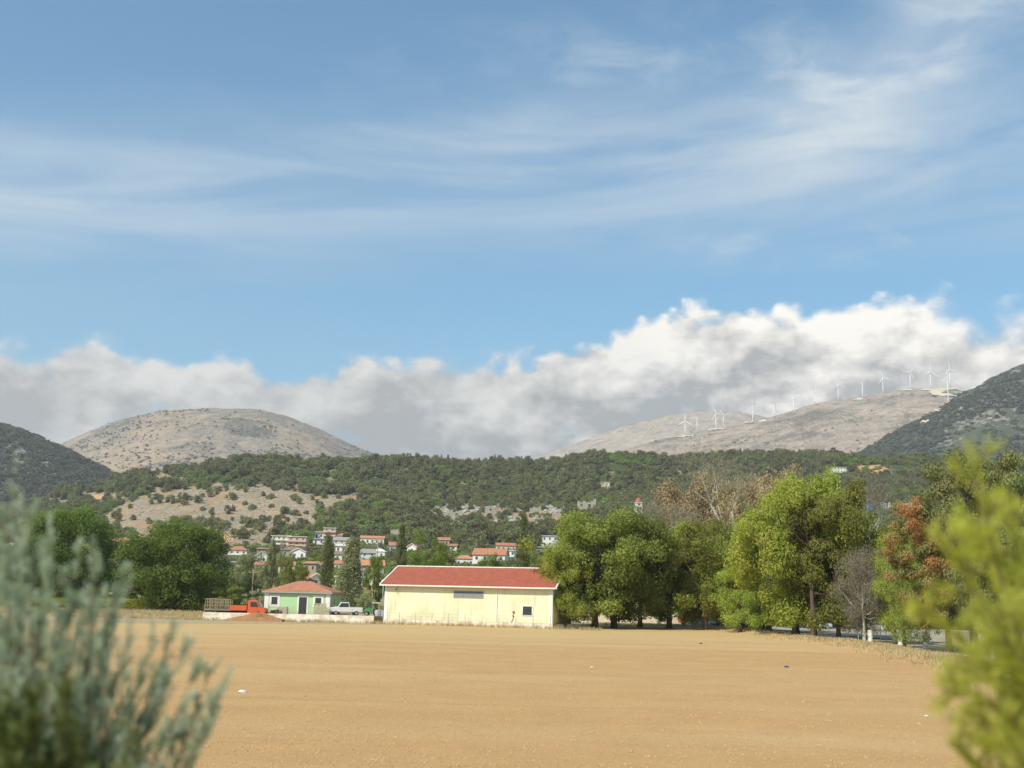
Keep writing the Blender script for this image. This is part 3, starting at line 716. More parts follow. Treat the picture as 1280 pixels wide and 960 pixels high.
for nm, kd, mk_, sd_, px, Yd, top, w, lb in mids:
    kw = dict(n=12000, leaf=0.3, clumps=50, low=0.06)
    if kd == 'column': kw.update(h0=14, w0=3.4, cr=(0.25, 0.45), clumps=90, low=0.02, leaf=0.26, tr=0.012, nl=3, flat=0.35)
    if kd == 'cone': kw.update(h0=14, w0=6.5, cr=(0.10, 0.2), clumps=110, low=0.05, leaf=0.3, asp=0.35, tr=0.016, nl=16, flat=0.35)
    put_tree(nm, V_(kd, sd_, mk_, **kw), px, Yd, top, w, lb, 'shrub' if nm == 'shrub' else 'tree')

for i, px in enumerate((60, 110, 150, 185, 275, 300, 262)):
    put_tree('shrub', (shr, shr2)[i % 2], px, 240 + i * 5, 716 + (i % 3) * 5, 56, 'dull green shrub behind the two large round trees on the left', 'shrub', 'shrubs behind the two large round trees')
# vine rows along the far left edge of the field
rng = np.random.default_rng(77)
VV, NN = [], []
for r_ in range(9):
    n = 9000; x = rng.uniform(-115, -43, n); y = 201 + r_ * 2.4 + rng.normal(0, .32, n)
    z = rng.uniform(0.15, 1, n) ** 0.7 * (1.7 + 0.5 * vnoise(x / 1.3, y * 0 + r_, 5)) + H(x, y)
    VV.append(np.stack([x, y, z], 1)); NN.append(rdir(rng, n) + [0, 0, .5])
V, Fq = leaf_quads(np.concatenate(VV), np.concatenate(NN), 0.3, 0.22, rng)
vo = link('vine_rows', nmesh('vine_rows', V, Fq, [LEAF['yellow']])); tag(vo, 'low yellow green vine rows along the far left edge of the field', 'vines'); vo['kind'] = 'stuff'
# ------------------------------------------------------------------ building materials
white = mat('white_render', (0.78, 0.76, 0.70), 0.75, 0.06, 1.2, bump=0.004)
cream = mat('cream_wall', (0.76, 0.74, 0.50), 0.8, 0.05, 0.35, bump=0.006, col2=(0.68, 0.655, 0.43))
greenw = mat('mint_wall', (0.42, 0.64, 0.34), 0.8, 0.05, 1.0, bump=0.004, col2=(0.39, 0.60, 0.32))
glass = mat('dark_glass', (0.035, 0.045, 0.05), 0.15, 0.05, 1, spec=0.6)
shutterm = mat('grey_louver', (0.20, 0.22, 0.23), 0.5, 0.05, 2)
doorm = mat('brown_door', (0.07, 0.055, 0.045), 0.5, 0.1, 2)
metal = mat('galvanised', (0.45, 0.46, 0.46), 0.45, 0.1, 3, metal=0.6)
wood = mat('weathered_wood', (0.34, 0.27, 0.18), 0.85, 0.2, 5)
tyre = mat('tyre_rubber', (0.02, 0.02, 0.02), 0.85, 0.05, 5)
def stain(m, amt=.5, dirt=(.30, .24, .17), base=0.9):
    """rain streaks, patched paint and soil splashed on the foot of a wall"""
    nt = m.node_tree; E.nt = nt; b = nt.nodes['Principled BSDF']; c = E(b.inputs['Base Color'].links[0].from_socket)
    x, y, z = sepE(E(nt.nodes.new('ShaderNodeTexCoord').outputs['Object']))
    streak = noiseE(comb(x * 2.2, y * 2.2, z * 0.22), 1.0, 6, 0.7); patch = noiseE(comb(x * .35, y * .35, z * .5), 1.0, 4, 0.6)
    c = mixC(sstep(streak, .50, .72) * amt, c, dirt); c = mixC(sstep(patch, .52, .56) * amt * .22, c, dirt)
    foot = sstep(z + (noiseE(comb(x * 1.5, y * 1.5, z), 1.0, 5, .7) - .5) * 1.4, base, .1)
    c = mixC(foot * .5, c, (.46, .34, .20)); nt.links.new(c.s, b.inputs['Base Color'])
def roofmat(name, c, c2, pitch=0.3):
    m = bpy.data.materials.new(name); m.use_nodes = True; nt = m.node_tree; E.nt = nt
    b = nt.nodes['Principled BSDF']; b.inputs['Roughness'].default_value = 0.75; b.inputs['Specular IOR Level'].default_value = .2
    v = E(nt.nodes.new('ShaderNodeTexCoord').outputs['Object']); x, y, z = sepE(v)
    w1 = E.m('SINE', x * (2 * math.pi / pitch)); w2 = E.m('FRACT', z * (1 / 0.16))
    c = mixC(sstep(noiseE(v, 1.1, 5, .65), .4, .62), c, c2)
    c = mixC(sstep(noiseE(comb(x * 1.4, y * .2, z * .4), 1.0, 5, .7), .48, .68) * .4, c, tuple(q * .55 + .04 for q in c2))
    c = mixC(sstep(noiseE(comb(x * 3.3, y * 0.5, E.m('FLOOR', z * (1 / .16)) * 3.0), 1.6, 1), .5, .75) * 0.35, c, tuple(q * 0.6 for q in c2))
    nt.links.new(c.s, b.inputs['Base Color'])
    bp = nt.nodes.new('ShaderNodeBump'); bp.inputs['Distance'].default_value = 0.03
    nt.links.new((w1 * 0.5 + w2 * 0.6).s, bp.inputs['Height']); nt.links.new(bp.outputs[0], b.inputs['Normal'])
    return m
redroof = roofmat('red_sheet_roof', (0.38, 0.11, 0.062), (0.33, 0.092, 0.055), 0.25)
orangeroof = roofmat('orange_tiles', (0.48, 0.21, 0.12), (0.41, 0.175, 0.10))
palefade = roofmat('faded_orange_tiles', (0.55, 0.27, 0.15), (0.48, 0.22, 0.12))
brownroof = roofmat('brown_tiles', (0.28, 0.20, 0.14), (0.22, 0.155, 0.11))
greyroof = roofmat('grey_sheet_roof', (0.36, 0.33, 0.29), (0.30, 0.28, 0.25), .6)
earth = mat('yard_earth', (0.42, 0.30, 0.17), 0.95, 0.3, 0.6, col2=(0.33, 0.24, 0.14))
moundm = mat('mound_earth', (0.34, 0.17, 0.075), 0.97, 0.3, 1.2, bump=0.08, col2=(0.27, 0.15, 0.07))

# shared window meshes (unit size), frame with a recessed pane
def window_meshes(fm, name='window'):
    f = MB(); t = 0.10
    f.box(-.5, -.06, 0, -.5 + t, .03, 1); f.box(.5 - t, -.06, 0, .5, .03, 1); f.box(-.5 + t, -.06, 0, .5 - t, .03, t * .8); f.box(-.5 + t, -.06, 1 - t * .8, .5 - t, .03, 1)
    p = MB(); p.box(-.5 + t, -.015, t * .8, .5 - t, .025, 1 - t * .8); 
    return f.mesh(name, fm), p.mesh('pane', glass)
WINW = window_meshes(white)
def add_window(parent, x, y, z, w, h, rz=0.0, mesh=None, name='window', inner='pane', surround=None):
    fm, pm_ = mesh or WINW
    a = link(name, fm, parent); a.location = (x, y, z); a.scale = (w, 1, h); a.rotation_euler = (0, 0, rz)
    b = link(inner, pm_, a); return a

stain(cream, .32, base=1.3); stain(white, .22, base=.35); stain(greenw, .25, base=.6)
# ------------------------------------------------------------------ yellow warehouse
wl = at(480, 777, 150.0); wr = at(690, 783, 144.0)
ang = math.atan2(144 - 150, wr.x - wl.x); WLn = math.hypot(wr.x - wl.x, 6)
wh = thing('warehouse', 'long pale yellow warehouse with a red roof at the far edge of the field', 'warehouse', (wl.x, 150, -0.02), ang)
D, HE, HR = 12.0, 5.28, 7.65; TH_ = 0.25
m = MB()
m.box(0, 0, -.4, WLn, TH_, HE); m.box(0, D - TH_, -.4, WLn, D, HE); 
for x in (0, WLn - TH_): m.prism([(TH_, -.4), (D - TH_, -.4), (D - TH_, HE), (D / 2, HR - .12), (TH_, HE)], x, x + TH_, 'x')
m.obj('wall', cream, wh)
m = MB()
m.box(-.05, -.05, .55, .42, -.003, HE - .32); m.box(-.05, -.003, .55, -.003, .4, HE - .32); m.obj('corner_pilaster', white, wh)
m = MB(); m.box(WLn - .42, -.05, .55, WLn + .05, -.003, HE - .32); m.box(WLn + .003, -.003, .55, WLn + .05, .4, HE - .32); m.obj('corner_pilaster', white, wh)
m = MB(); m.box(-.1, -.12, -.4, WLn + .1, -.003, 0.62); m.obj('plinth', mat('plinth_white', (0.72, 0.66, 0.55), 0.9, 0.25, 1.1, col2=(0.55, 0.45, 0.32)), wh)
m = MB()      # two roof slopes with thickness
ov, oe = 0.55, 0.5; sl_ = (HR - HE) / (D / 2)
for sgn in (0, 1):
    f = lambda y: (y if sgn == 0 else D - y)
    pr_ = [(f(-ov), HE - ov * sl_), (f(D / 2), HR), (f(D / 2), HR + .14), (f(-ov), HE - ov * sl_ + .14)]
    m.prism(pr_, -oe, WLn + oe, 'x')
m.obj('roof', redroof, wh)
for x in (-oe - .16, WLn + oe + .002):
    m = MB()
    for sgn in (0, 1):
        f = lambda y: (y if sgn == 0 else D - y)
        m.prism([(f(-ov - .05), HE - ov * sl_ - .05), (f(D / 2), HR - .03), (f(D / 2), HR + .22), (f(-ov - .05), HE - ov * sl_ + .2)], x, x + .16, 'x')
    m.obj('verge_trim', white, wh)
m = MB(); m.box(-oe, D / 2 - .16, HR + .1, WLn + oe, D / 2 + .16, HR + .24); m.obj('ridge_cap', white, wh)
m = MB(); m.box(-oe, -ov - .17, HE - ov * sl_ - .06, WLn + oe, -ov - .02, HE - ov * sl_ + .12); m.obj('gutter', white, wh)
m = MB(); m.tube([(15.6, -.07, HE - .35), (15.6, -.07, .6)], [.05, .05], 8); m.box(15.5, -ov, HE - .42, 15.7, -.02, HE - .32); m.obj('downpipe', white, wh)
kx = WLn / 210
m = MB(); x0, x1, z0, z1 = 88 * kx, 125.5 * kx, 3.62, 4.55
m.box(x0, -.05, z0, x0 + .08, .0, z1); m.box(x1 - .08, -.05, z0, x1, .0, z1); m.box(x0, -.05, z1 - .08, x1, 0, z1); m.box(x0, -.05, z0, x1, 0, z0 + .08)
lv = m.obj('louver_window', mat('louver_frame', (0.35, 0.33, 0.27), .6), wh)
m = MB()
for i in range(8):
    z = z0 + .1 + i * .1; m.add([(x0 + .08, -.045, z), (x1 - .08, -.045, z), (x1 - .08, -.005, z + .085), (x0 + .08, -.005, z + .085)], [(0, 1, 2, 3)])
for x in (x0 + (x1 - x0) / 3, x0 + 2 * (x1 - x0) / 3): m.box(x - .03, -.055, z0 + .08, x + .03, -.047, z1 - .08)
m.obj('slats', shutterm, lv)
m = MB(); m.box(x0 + .05, -.003, z0 + .05, x1 - .05, .0, z1 - .05); m.obj('backing', doorm, lv)
add_window(wh, 180 * kx, -.02, 1.55, 1.5, 1.3)
m = MB(); m.box(177 * kx - .4, -.02, 1.4, 183 * kx + .4, -.003, 1.52); m.obj('sill', white, wh)
m = MB(); m.tube([(15 * kx, -.02, 4.6), (15 * kx, -.3, 4.65), (15 * kx, -.34, 4.45)], [.04, .04, .09], 6); m.obj('wall_lamp', doorm, wh)
m = MB(); m.tube([(163 * kx, -.06, 2.0), (163 * kx, -.06, 1.2), (160.5 * kx, -.06, .65)], [.03, .03, .03], 5); m.box(162 * kx, -.12, 1.9, 164.5 * kx, -.02, 2.1); m.box(162 * kx, -.12, 1.4, 163.7 * kx, -.02, 1.55); m.obj('pipe', mat('rust', (.3, .14, .07), .8), wh)
m = MB(); m.tube([(197 * kx, D / 2 - 1.1, HR - .4), (197 * kx, D / 2 - 1.1, HR + .75)], [.12, .12], 8); m.disc((197 * kx, D / 2 - 1.1, HR + .78), .18, .1); m.obj('roof_vent', white, wh)
sidew = add_window(wh, WLn + .02, 4.0, 1.5, 1.2, 1.6, math.pi / 2)

# ------------------------------------------------------------------ yard, low walls, fences
m = MB(); m.prism([(-35.45, 150.36), (-17.9, 150.36), (-16.5, 168), (-24, 196), (-35.45, 196)], -.5, .9, 'z'); m.prism([(-42.0, 150.36), (-35.455, 150.36), (-35.455, 196), (-42.0, 196)], -.5, .3, 'z'); struct('yard', m.mesh('yard', earth))
wallm = mat('wall_whitewash', (0.80, 0.75, 0.64), 0.85, 0.2, 0.8, bump=0.01, col2=(0.62, 0.52, 0.38))
w = MB()
p0 = at(254, 764, 150).x; w.box(p0, 150, -.3, -17.75, 150.35, .98); w.box(p0, 150.352, -.3, p0 + .3, 168, .975)
tag(w.obj('low_wall', wallm, bevel=.02), 'low whitewashed wall between the field and the yard of the green house', 'wall')
w = MB(); a_, b_ = at(692, 783, 145.5), at(748, 782, 152)
n_ = Vector((-(b_.y - a_.y), b_.x - a_.x)).normalized() * .3
w.prism([(a_.x, a_.y), (b_.x, b_.y), (b_.x + n_.x, b_.y + n_.y), (a_.x + n_.x, a_.y + n_.y)], -.3, .55, 'z')
tag(w.obj('low_wall', wallm), 'short white kerb wall running right from the warehouse corner to the first trees', 'wall')
def wire_fence(label, pts, h, base, step=2.2, name='wire_fence', lean=0.0):
    t = thing(name, label, 'fence', (pts[0][0], pts[0][1], base)); o = Vector((pts[0][0], pts[0][1], 0))
    wires = MB(); prev = None; pm = MB(); pm.tube([(0, 0, -.2), (0, 0, h)], [.035, .03], 6); pme = pm.mesh('post', metal)
    for a, b in zip(pts[:-1], pts[1:]):
        a = Vector((*a, 0)) - o; b = Vector((*b, 0)) - o; n = max(1, int((b - a).length / step))
        for i in range(n + 1):
            q = a.lerp(b, i / n)
            if prev is not None and (q - prev).length < .1: continue
            c = link('post', pme, t); c.location = q; prev = q
        for z in (h * .97, h * .7, h * .42, h * .15): wires.tube([a + Vector((0, 0, z)), b + Vector((0, 0, z))], [.008, .008], 4)
    wires.obj('wire', metal, t); return t
c_, s_ = math.cos(ang), math.sin(ang)
wire_fence('thin wire fence standing just in front of the yellow warehouse wall', [(wl.x + s_ * .9 + .2, 149.1), (wl.x + s_ * .9 + c_ * WLn, 149.1 + s_ * WLn)], 1.55, 0.0, 2.1)
wire_fence('wire fence behind the low wall between the white van and the tractor', [(at(440, 766, 151.2).x, 151.2), (at(478, 766, 151.2).x, 151.2)], .9, 0.9, 1.2)
# mound of red earth spilled over the wall
def mound(name, label, cx, cy, z, w, d, h, seed, m_):
    n, k = 60, 34; u, v = np.meshgrid(np.linspace(-1, 1, n), np.linspace(-1, 1, k)); r = np.sqrt(u * u + v * v)
    prof = np.clip(1 - np.abs(u - .25) / 1.2, 0, 1) ** 1.2 * np.clip(1 - v * v, 0, 1)
    zz = h * prof * (1 + fbm(u * 3, v * 3, 4, seed) * .7) + .12 * fbm(u * 9, v * 6, 3, seed + 1) * (prof > .05) - .12
    V = np.stack([cx + u * w / 2, cy + v * d / 2, z + zz], -1).reshape(-1, 3); i_ = np.arange(n * k).reshape(k, n)
    o = link(name, nmesh(name, V, np.stack([i_[:-1, :-1], i_[:-1, 1:], i_[1:, 1:], i_[1:, :-1]], -1).reshape(-1, 4), [m_], smooth=True)); tag(o, label, 'mound')
mound('earth_mound', 'reddish brown mound of loose earth heaped against the low white wall', at(309, 772, 148.4).x, 148.6, 0, 9.6, 2.8, 1.25, 3, moundm)

# ------------------------------------------------------------------ green house
hx0, hx1 = at(330, 767, 156).x, at(411.5, 768, 156).x; HW = hx1 - hx0
gh = thing('green_house', 'small mint green house with an orange hipped roof and white corners', 'house', (hx0, 156, .9), R(-1.5))
GD, GE, GR = 9.0, 2.95, 4.55
m = MB(); m.box(0, 0, -.3, HW, .25, GE); m.box(0, GD - .25, -.3, HW, GD, GE); m.box(0, .25, -.3, .25, GD - .25, GE); m.box(HW - .25, .25, -.3, HW, GD - .25, GE); m.obj('wall', greenw, gh)
def hip(o, w, d, z0, z1, ov, inset, m_, parent, name='roof', th=.12):
    m = MB(); a = (-ov, -ov), (w + ov, -ov), (w + ov, d + ov), (-ov, d + ov)
    v = [(x, y, z0) for x, y in a] + [(x, y, z0 + th) for x, y in a] + [(inset, d / 2, z1), (w - inset, d / 2, z1)]
    m.add(v, [(3, 2, 1, 0), (0, 1, 5, 4), (1, 2, 6, 5), (2, 3, 7, 6), (3, 0, 4, 7), (4, 5, 9, 8), (5, 6, 9), (6, 7, 8, 9), (7, 4, 8)]); return m.obj(name, m_, parent)
rf = hip(None, HW, GD, GE, GR, .35, 3.6, orangeroof, gh)
m = MB(); m.box(-.4, -.42, GE - .12, HW + .4, -.355, GE + .06); m.box(HW + .36, -.35, GE - .12, HW + .42, GD + .35, GE + .06); m.obj('gutter', metal, gh)
m = MB(); m.box(-.06, -.06, 0, .55, -.003, GE - .13); m.obj('corner_pilaster', white, gh)
m = MB(); m.box(HW - .55, -.06, 0, HW + .06, -.003, GE - .13); m.box(HW + .003, -.003, 0, HW + .06, .5, GE - .13); m.obj('corner_pilaster', white, gh)
sur = window_meshes(white, 'window'); gk = HW / 81.5
def surround(parent, x0, x1, z0, z1, t=.22, sill=True):
    m = MB(); m.box(x0 - t, -.05, z0 - (t if sill else 0), x0, -.003, z1 + t); m.box(x1, -.05, z0 - (t if sill else 0), x1 + t, -.003, z1 + t); m.box(x0, -.05, z1, x1, -.003, z1 + t)
    if sill: m.box(x0, -.05, z0 - t, x1, -.003, z0)
    return m.obj('surround', white, parent)
for px0, px1, z0, z1 in ((337.5, 347, 1.15, 2.35), (392.5, 402, 1.15, 2.35)):
    x0, x1 = (px0 - 330) * gk, (px1 - 330) * gk
    surround(gh, x0, x1, z0, z1); add_window(gh, (x0 + x1) / 2, -.012, z0, x1 - x0, z1 - z0)
x0, x1 = (373 - 330) * gk, (383 - 330) * gk; surround(gh, x0, x1, .02, 2.3, sill=False)
m = MB(); m.box(x0, -.03, .02, x1, -.004, 2.3); dr = m.obj('door', doorm, gh)
m = MB(); m.box(x0 + .12, -.045, .15, (x0 + x1) / 2 - .04, -.031, 2.15); m.box((x0 + x1) / 2 + .04, -.045, .15, x1 - .12, -.031, 2.15); m.obj('pane', glass, dr)
add_window(gh, HW + .012, 3.5, 1.3, .9, 1.1, math.pi / 2)
# objects along the house front
m = MB(); cx = (355.5 - 330) * gk
for i in range(7): m.box(cx - .7 + (i % 2) * .02, -1.9, i * .14, cx + .65 + (i % 3) * .03, -.9, i * .14 + .11)
o = m.obj('block_pallet', mat('concrete_block', (.50, .45, .36), .9), bevel=.01); o.location = (hx0, 156, .9); tag(o, 'pale stack of concrete blocks leaning by the green wall left of the door', 'blocks')
o = link('rubble_heap', rock_mesh_('rubble_heap', 11, .6)) if 'rock_mesh_' in globals() else None
rub = bmesh.new()
for i in range(26):
    r_ = bmesh.ops.create_icosphere(rub, subdivisions=1, radius=.13 + .12 * random.Random(i).random()); q = random.Random(i + 50)
    for v in r_['verts']: v.co = Vector((v.co.x * 1.3, v.co.y, v.co.z * .8)) + Vector((q.gauss(0, .38), q.gauss(0, .3), max(0.05, .5 - abs(q.gauss(0, .35)))))
me = bpy.data.meshes.new('rubble_heap'); rub.to_mesh(me); rub.free(); me.materials.append(mat('rubble', (.30, .20, .13), .95, .3, 2))
o = link('rubble_heap', me); o.location = (at(344.5, 766, 153).x, 153, .9); tag(o, 'small brown rubble heap below the left window of the green house', 'heap')

# ------------------------------------------------------------------ crates
def crate_meshes(w, d, h, m_):
    a = MB()
    for x in (0, w / 2 - .03, w - .06):
        for y in (0, d - .05): a.box(x, y, 0, x + .06, y + .05, h)
    for x in (0.0, w - .05): a.box(x, .052, h * .1, x + .03, d - .052, h * .2)
    b = MB(); n = max(3, int(h / .34))
    for i in range(n):
        z = .03 + i * (h - .1) / (n - 1)
        b.box(-.01, -.025, z, w + .01, -.002, z + .07); b.box(-.01, d + .002, z, w + .01, d + .025, z + .07); b.box(-.03, 0, z, -.011, d, z + .07); b.box(w + .011, 0, z, w + .03, d, z + .07)
    c = MB(); c.box(.06, .06, .02, w - .06, d - .06, .06)
    return a.mesh('corner_posts', m_), b.mesh('slats', m_), c.mesh('bottom', m_)
woodl = mat('pale_wood', (0.52, 0.44, 0.30), 0.85, 0.2, 5)
CRT = crate_meshes(.66, 1.0, 1.42, wood); CRS = crate_meshes(.52, .52, .5, woodl)
def crate(meshes, x, y, z, label, group=None, name='crate'):
    t = thing(name, label, 'crate', (x, y, z), 0, group)
    for me, nm in zip(meshes, ('corner_posts', 'slats', 'bottom')): link(nm, me, t)
    return t
TX = at(256.5, 765, 154).x; mpp = 154 / F; TZ = .3
for i in range(5):
    crate(CRT, TX + .05 + i * .71, 153.5, TZ + 1.02, 'tall slatted crate in the row of five on the back of the orange truck', 'tall crates on the orange truck')
PX = at(393, 766, 152.2).x
for i in range(4):
    for j in range(3 if i < 3 else 2):
        crate(CRS, PX + i * .53, 151.6, .9 + j * .52, 'small pale slatted crate in the pile between the green wall and the white van', 'small crates piled by the van')
# ------------------------------------------------------------------ vehicles
def carmat(name, c, rough=.3): return mat(name, c, rough, 0.04, 2, spec=.5)
lampm = mat('lamp_lens', (.7, .7, .65), .15, .02, 2, spec=.7); chrome = mat('bright_trim', (.6, .6, .6), .25, .02, 2, metal=.9)
def wheel(parent, x, y, z, r, w):
    a = link('wheel', None, parent) if False else bpy.data.objects.new('wheel', None)
    COL.objects.link(a); a.parent = parent; a.location = (x, y, z)
    m = MB(); m.disc((0, 0, 0), r, w, 'y', 24); m.obj('tyre', tyre, a, bevel=.02)
    m = MB(); m.disc((0, 0, 0), r * .55, w + .02, 'y', 20); m.disc((0, 0, 0), r * .2, w + .08, 'y', 10); m.obj('rim', metal, a)
    return a
orange = carmat('orange_paint', (0.62, 0.10, 0.025), .5)
tk = thing('flatbed_truck', 'orange flatbed truck with slatted crates on its bed, facing right', 'truck', (TX, 154.2, TZ))
L = 76 * mpp
m = MB(); m.box(0, -.35, .62, L - 2.0, -.2, .85); m.box(0, .25, .62, L - 2.0, .4, .85); m.box(1.2, -.2, .64, 1.35, .25, .8); m.box(4, -.2, .64, 4.15, .25, .8); m.obj('chassis', tyre, tk)
m = MB(); m.box(0, -1.05, .88, L - 2.75, 1.05, 1.0); m.obj('bed', wood, tk, bevel=.01)
m = MB(); x = 3.62
while x < L - 2.8: m.box(x, -1.10, .95, min(x + 1.15, L - 2.78), -1.052, 1.62); m.box(x, 1.052, .95, min(x + 1.15, L - 2.78), 1.10, 1.62); x += 1.17
m.box(L - 2.74, -1.08, 1.0, L - 2.68, 1.08, 2.0); m.obj('side_panel', orange, tk, bevel=.008)
m = MB(); q = L - 2.62
for xx in np.linspace(.05, 3.4, 5):
    m = MB(); m.box(xx, -1.1, 1.0, xx + .05, -1.052, 1.7); m.obj('stake', wood, tk)
cb = [(q, .55), (q + 2.05, .55), (q + 2.45, .62), (q + 2.5, 1.05), (q + 2.38, 1.28), (q + 1.75, 1.42), (q + 1.32, 2.25), (q + 1.1, 2.34), (q + .15, 2.34), (q, 2.2)]
m = MB(); m.prism(cb, -.98, .98, 'y'); cab = m.obj('cab', orange, tk, bevel=.05)
m = MB(); m.prism([(q + .4, 1.45), (q + 1.55, 1.45), (q + 1.2, 2.12), (q + .4, 2.12)], -.995, -.982, 'y'); m.obj('side_window', glass, tk)
m = MB(); m.add([(q + 1.74, -.85, 1.47), (q + 1.74, .85, 1.47), (q + 1.36, .8, 2.2), (q + 1.36, -.8, 2.2)], [(0, 1, 2, 3)]); o = m.obj('windscreen', glass, tk); o.location.x = .03
m = MB(); m.box(q + 2.46, -.95, .5, q + 2.62, .95, .75); m.obj('bumper', tyre, tk, bevel=.02)
m = MB(); m.box(q + .2, -1.0, .78, q + 1.4, -.985, 1.4); d_ = m.obj('door', orange, tk); m = MB(); m.box(q + .3, -1.03, 1.25, q + .5, -1.0, 1.3); m.obj('handle', chrome, d_)
for y in (-.75, .75):
    m = MB(); m.disc((0, 0, 0), .12, .06, 'x', 12); o = m.obj('headlight', lampm, tk); o.location = (q + 2.5, y, .95)
for x in (1.6, L - 1.15):
    for y in (-.85, .85): wheel(tk, x, y, .45, .45, .28)

def car(label, x, y, z, rz, paint, kind='car', L=4.1, Wd=1.7, Hh=1.45, name='parked_car', cat='car', glassm=None):
    t = thing(name, label, cat, (x, y, z), rz)
    if kind == 'car': pf = [(0, .3), (L, .3), (L, .62), (L * .97, .8), (L * .74, .92), (L * .60, Hh), (L * .22, Hh), (L * .06, .98), (0, .9)]
    elif kind == 'pickup': pf = [(0, .45), (L, .45), (L, .8), (L * .98, 1.0), (L * .76, 1.12), (L * .66, Hh), (L * .42, Hh), (L * .385, 1.08), (0, 1.08)]
    else: pf = [(0, .4), (L, .4), (L, .85), (L * .97, 1.15), (L * .88, 1.25), (L * .76, Hh), (L * .45, Hh), (L * .42, 1.0), (0, 1.0)]
    m = MB(); m.prism(pf, -Wd / 2, Wd / 2, 'y'); m.obj('body', paint, t, bevel=.05)
    if kind == 'car': wn = [(L * .12, .98), (L * .70, .96), (L * .59, Hh - .1), (L * .235, Hh - .1)]
    elif kind == 'pickup': wn = [(L * .42, 1.12), (L * .73, 1.12), (L * .65, Hh - .1), (L * .44, Hh - .1)]
    else: wn = [(L * .47, 1.25), (L * .84, 1.25), (L * .75, Hh - .12), (L * .48, Hh - .12)]
    for s in (-1, 1):
        m = MB(); y0, y1 = (s * (Wd / 2 + .003), s * (Wd / 2 + .014)); m.prism(wn, min(y0, y1), max(y0, y1), 'y'); m.obj('side_window', glass, t)
    fx0, fz0, fx1, fz1 = {'car': (L * .735, .94, L * .605, Hh - .04), 'pickup': (L * .755, 1.14, L * .665, Hh - .04), 'van': (L * .875, 1.28, L * .765, Hh - .05)}[kind]
    m = MB(); m.add([(fx0, -Wd * .42, fz0), (fx0, Wd * .42, fz0), (fx1, Wd * .38, fz1), (fx1, -Wd * .38, fz1)], [(0, 1, 2, 3)]); o = m.obj('windscreen', glass, t); o.location = (.025, 0, .02)
    m = MB(); m.box(L - .02, -Wd * .48, .35, L + .1, Wd * .48, .55); m.obj('bumper', tyre, t, bevel=.02)
    for s in (-1, 1):
        m = MB(); m.box(L * .985, s * Wd * .36 - .16, .66, L + .02, s * Wd * .36 + .16, .82); m.obj('headlight', lampm, t, bevel=.02)
    for xx in (L * .19, L * .8):
        for s in (-1, 1): wheel(t, xx, s * (Wd / 2 - .1), .32, .32, .2)
    return t
px_ = at(432, 767, 152.6)
v_ = car('white open pickup parked between the green house and the tractor', px_.x + 1.9, 154.6, .9, R(198), carmat('white_paint', (.75, .75, .74)), 'pickup', 4.6, 1.8, 1.75, 'white_pickup', 'pickup')
# tractor with canopy
tr = thing('tractor', 'small green tractor under a white canopy beside the warehouse corner', 'tractor', (at(456, 766, 153).x, 153.4, .9))
grn = carmat('green_paint', (.05, .24, .06)); ylw = carmat('yellow_paint', (.6, .45, .04))
m = MB(); m.prism([(0, .55), (1.1, .55), (1.1, 1.05), (.1, 1.0), (0, .9)], -.3, .3, 'y'); m.obj('bonnet', grn, tr, bevel=.03)
m = MB(); m.box(1.1, -.3, .5, 1.9, .3, .8); m.box(1.45, -.25, .8, 1.85, .25, 1.0); m.box(1.8, -.25, 1.0, 1.9, .25, 1.4); m.obj('seat', ylw, tr, bevel=.02)
m = MB()
for x in (1.05, 1.95):
    for y in (-.45, .45): m.tube([(x, y, .6), (x, y, 1.72)], [.03, .03], 6)
m.obj('canopy_post', metal, tr)
m = MB(); m.box(.95, -.58, 1.72, 2.1, .58, 1.8); m.obj('canopy', white, tr, bevel=.02)
for x, r in ((.25, .3), (1.6, .52)):
    for y in (-.55, .55): wheel(tr, x, y, r, r, .25)
for i, (px0, h_, c_) in enumerate(((471.5, .85, (.55, .5, .42)), (475, .95, (.2, .3, .45)), (478.5, .8, (.5, .42, .34)))):
    m = MB(); prof = [(0, .26), (.05, .28), (h_ * .3, .28), (h_ * .33, .30), (h_ * .36, .28), (h_ * .66, .28), (h_ * .69, .30), (h_ * .72, .28), (h_ - .04, .28), (h_, .26)]
    m.tube([(0, 0, z) for z, r in prof], [r for z, r in prof], 16)
    o = m.obj('barrel', mat('drum_paint', c_, .6)); o.location = (at(px0, 766, 151.9).x, 151.9, .9)
    tag(o, ('pale drum left of the blue drum beside the warehouse corner', 'blue drum standing between two pale drums at the warehouse corner', 'pale drum touching the left corner of the yellow warehouse')[i], 'drum')
# lamp globe and pole
def pole(name, label, px, Yd, top, arms=True, globe=False, r=.13):
    p = at(px, top, Yd); z = gz_(p.x, Yd) if Yd > 170 else .9
    t = thing(name, label, 'pole', (p.x, Yd, z)); h = p.z - z
    m = MB(); m.tube([(0, 0, -.3), (0, 0, h)], [r, r * .65], 8); m.obj('post', wood if not globe else metal, t, smooth=True)
    if arms:
        m = MB(); m.box(-.9, -.06, h - .6, .9, .06, h - .48); m.obj('crossarm', wood, t)
        for x in (-.8, 0.25, .8):
            m = MB(); m.tube([(x, 0, h - .48), (x, 0, h - .3)], [.06, .04], 6); m.obj('insulator', lampm, t)
    if globe:
        bm = bmesh.new(); bmesh.ops.create_uvsphere(bm, u_segments=16, v_segments=10, radius=.3); me = bpy.data.meshes.new('lamp_globe'); bm.to_mesh(me); bm.free(); me.materials.append(white)
        g_ = link('lamp_globe', me, t); g_.location = (0, 0, h)
pole('utility_pole', 'tall utility pole in front of the village left of the warehouse roof', 472.5, 200, 672)
pole('street_lamp', 'lamp post with a white globe left of the warehouse gable', 479.3, 160, 727, False, True, .06)
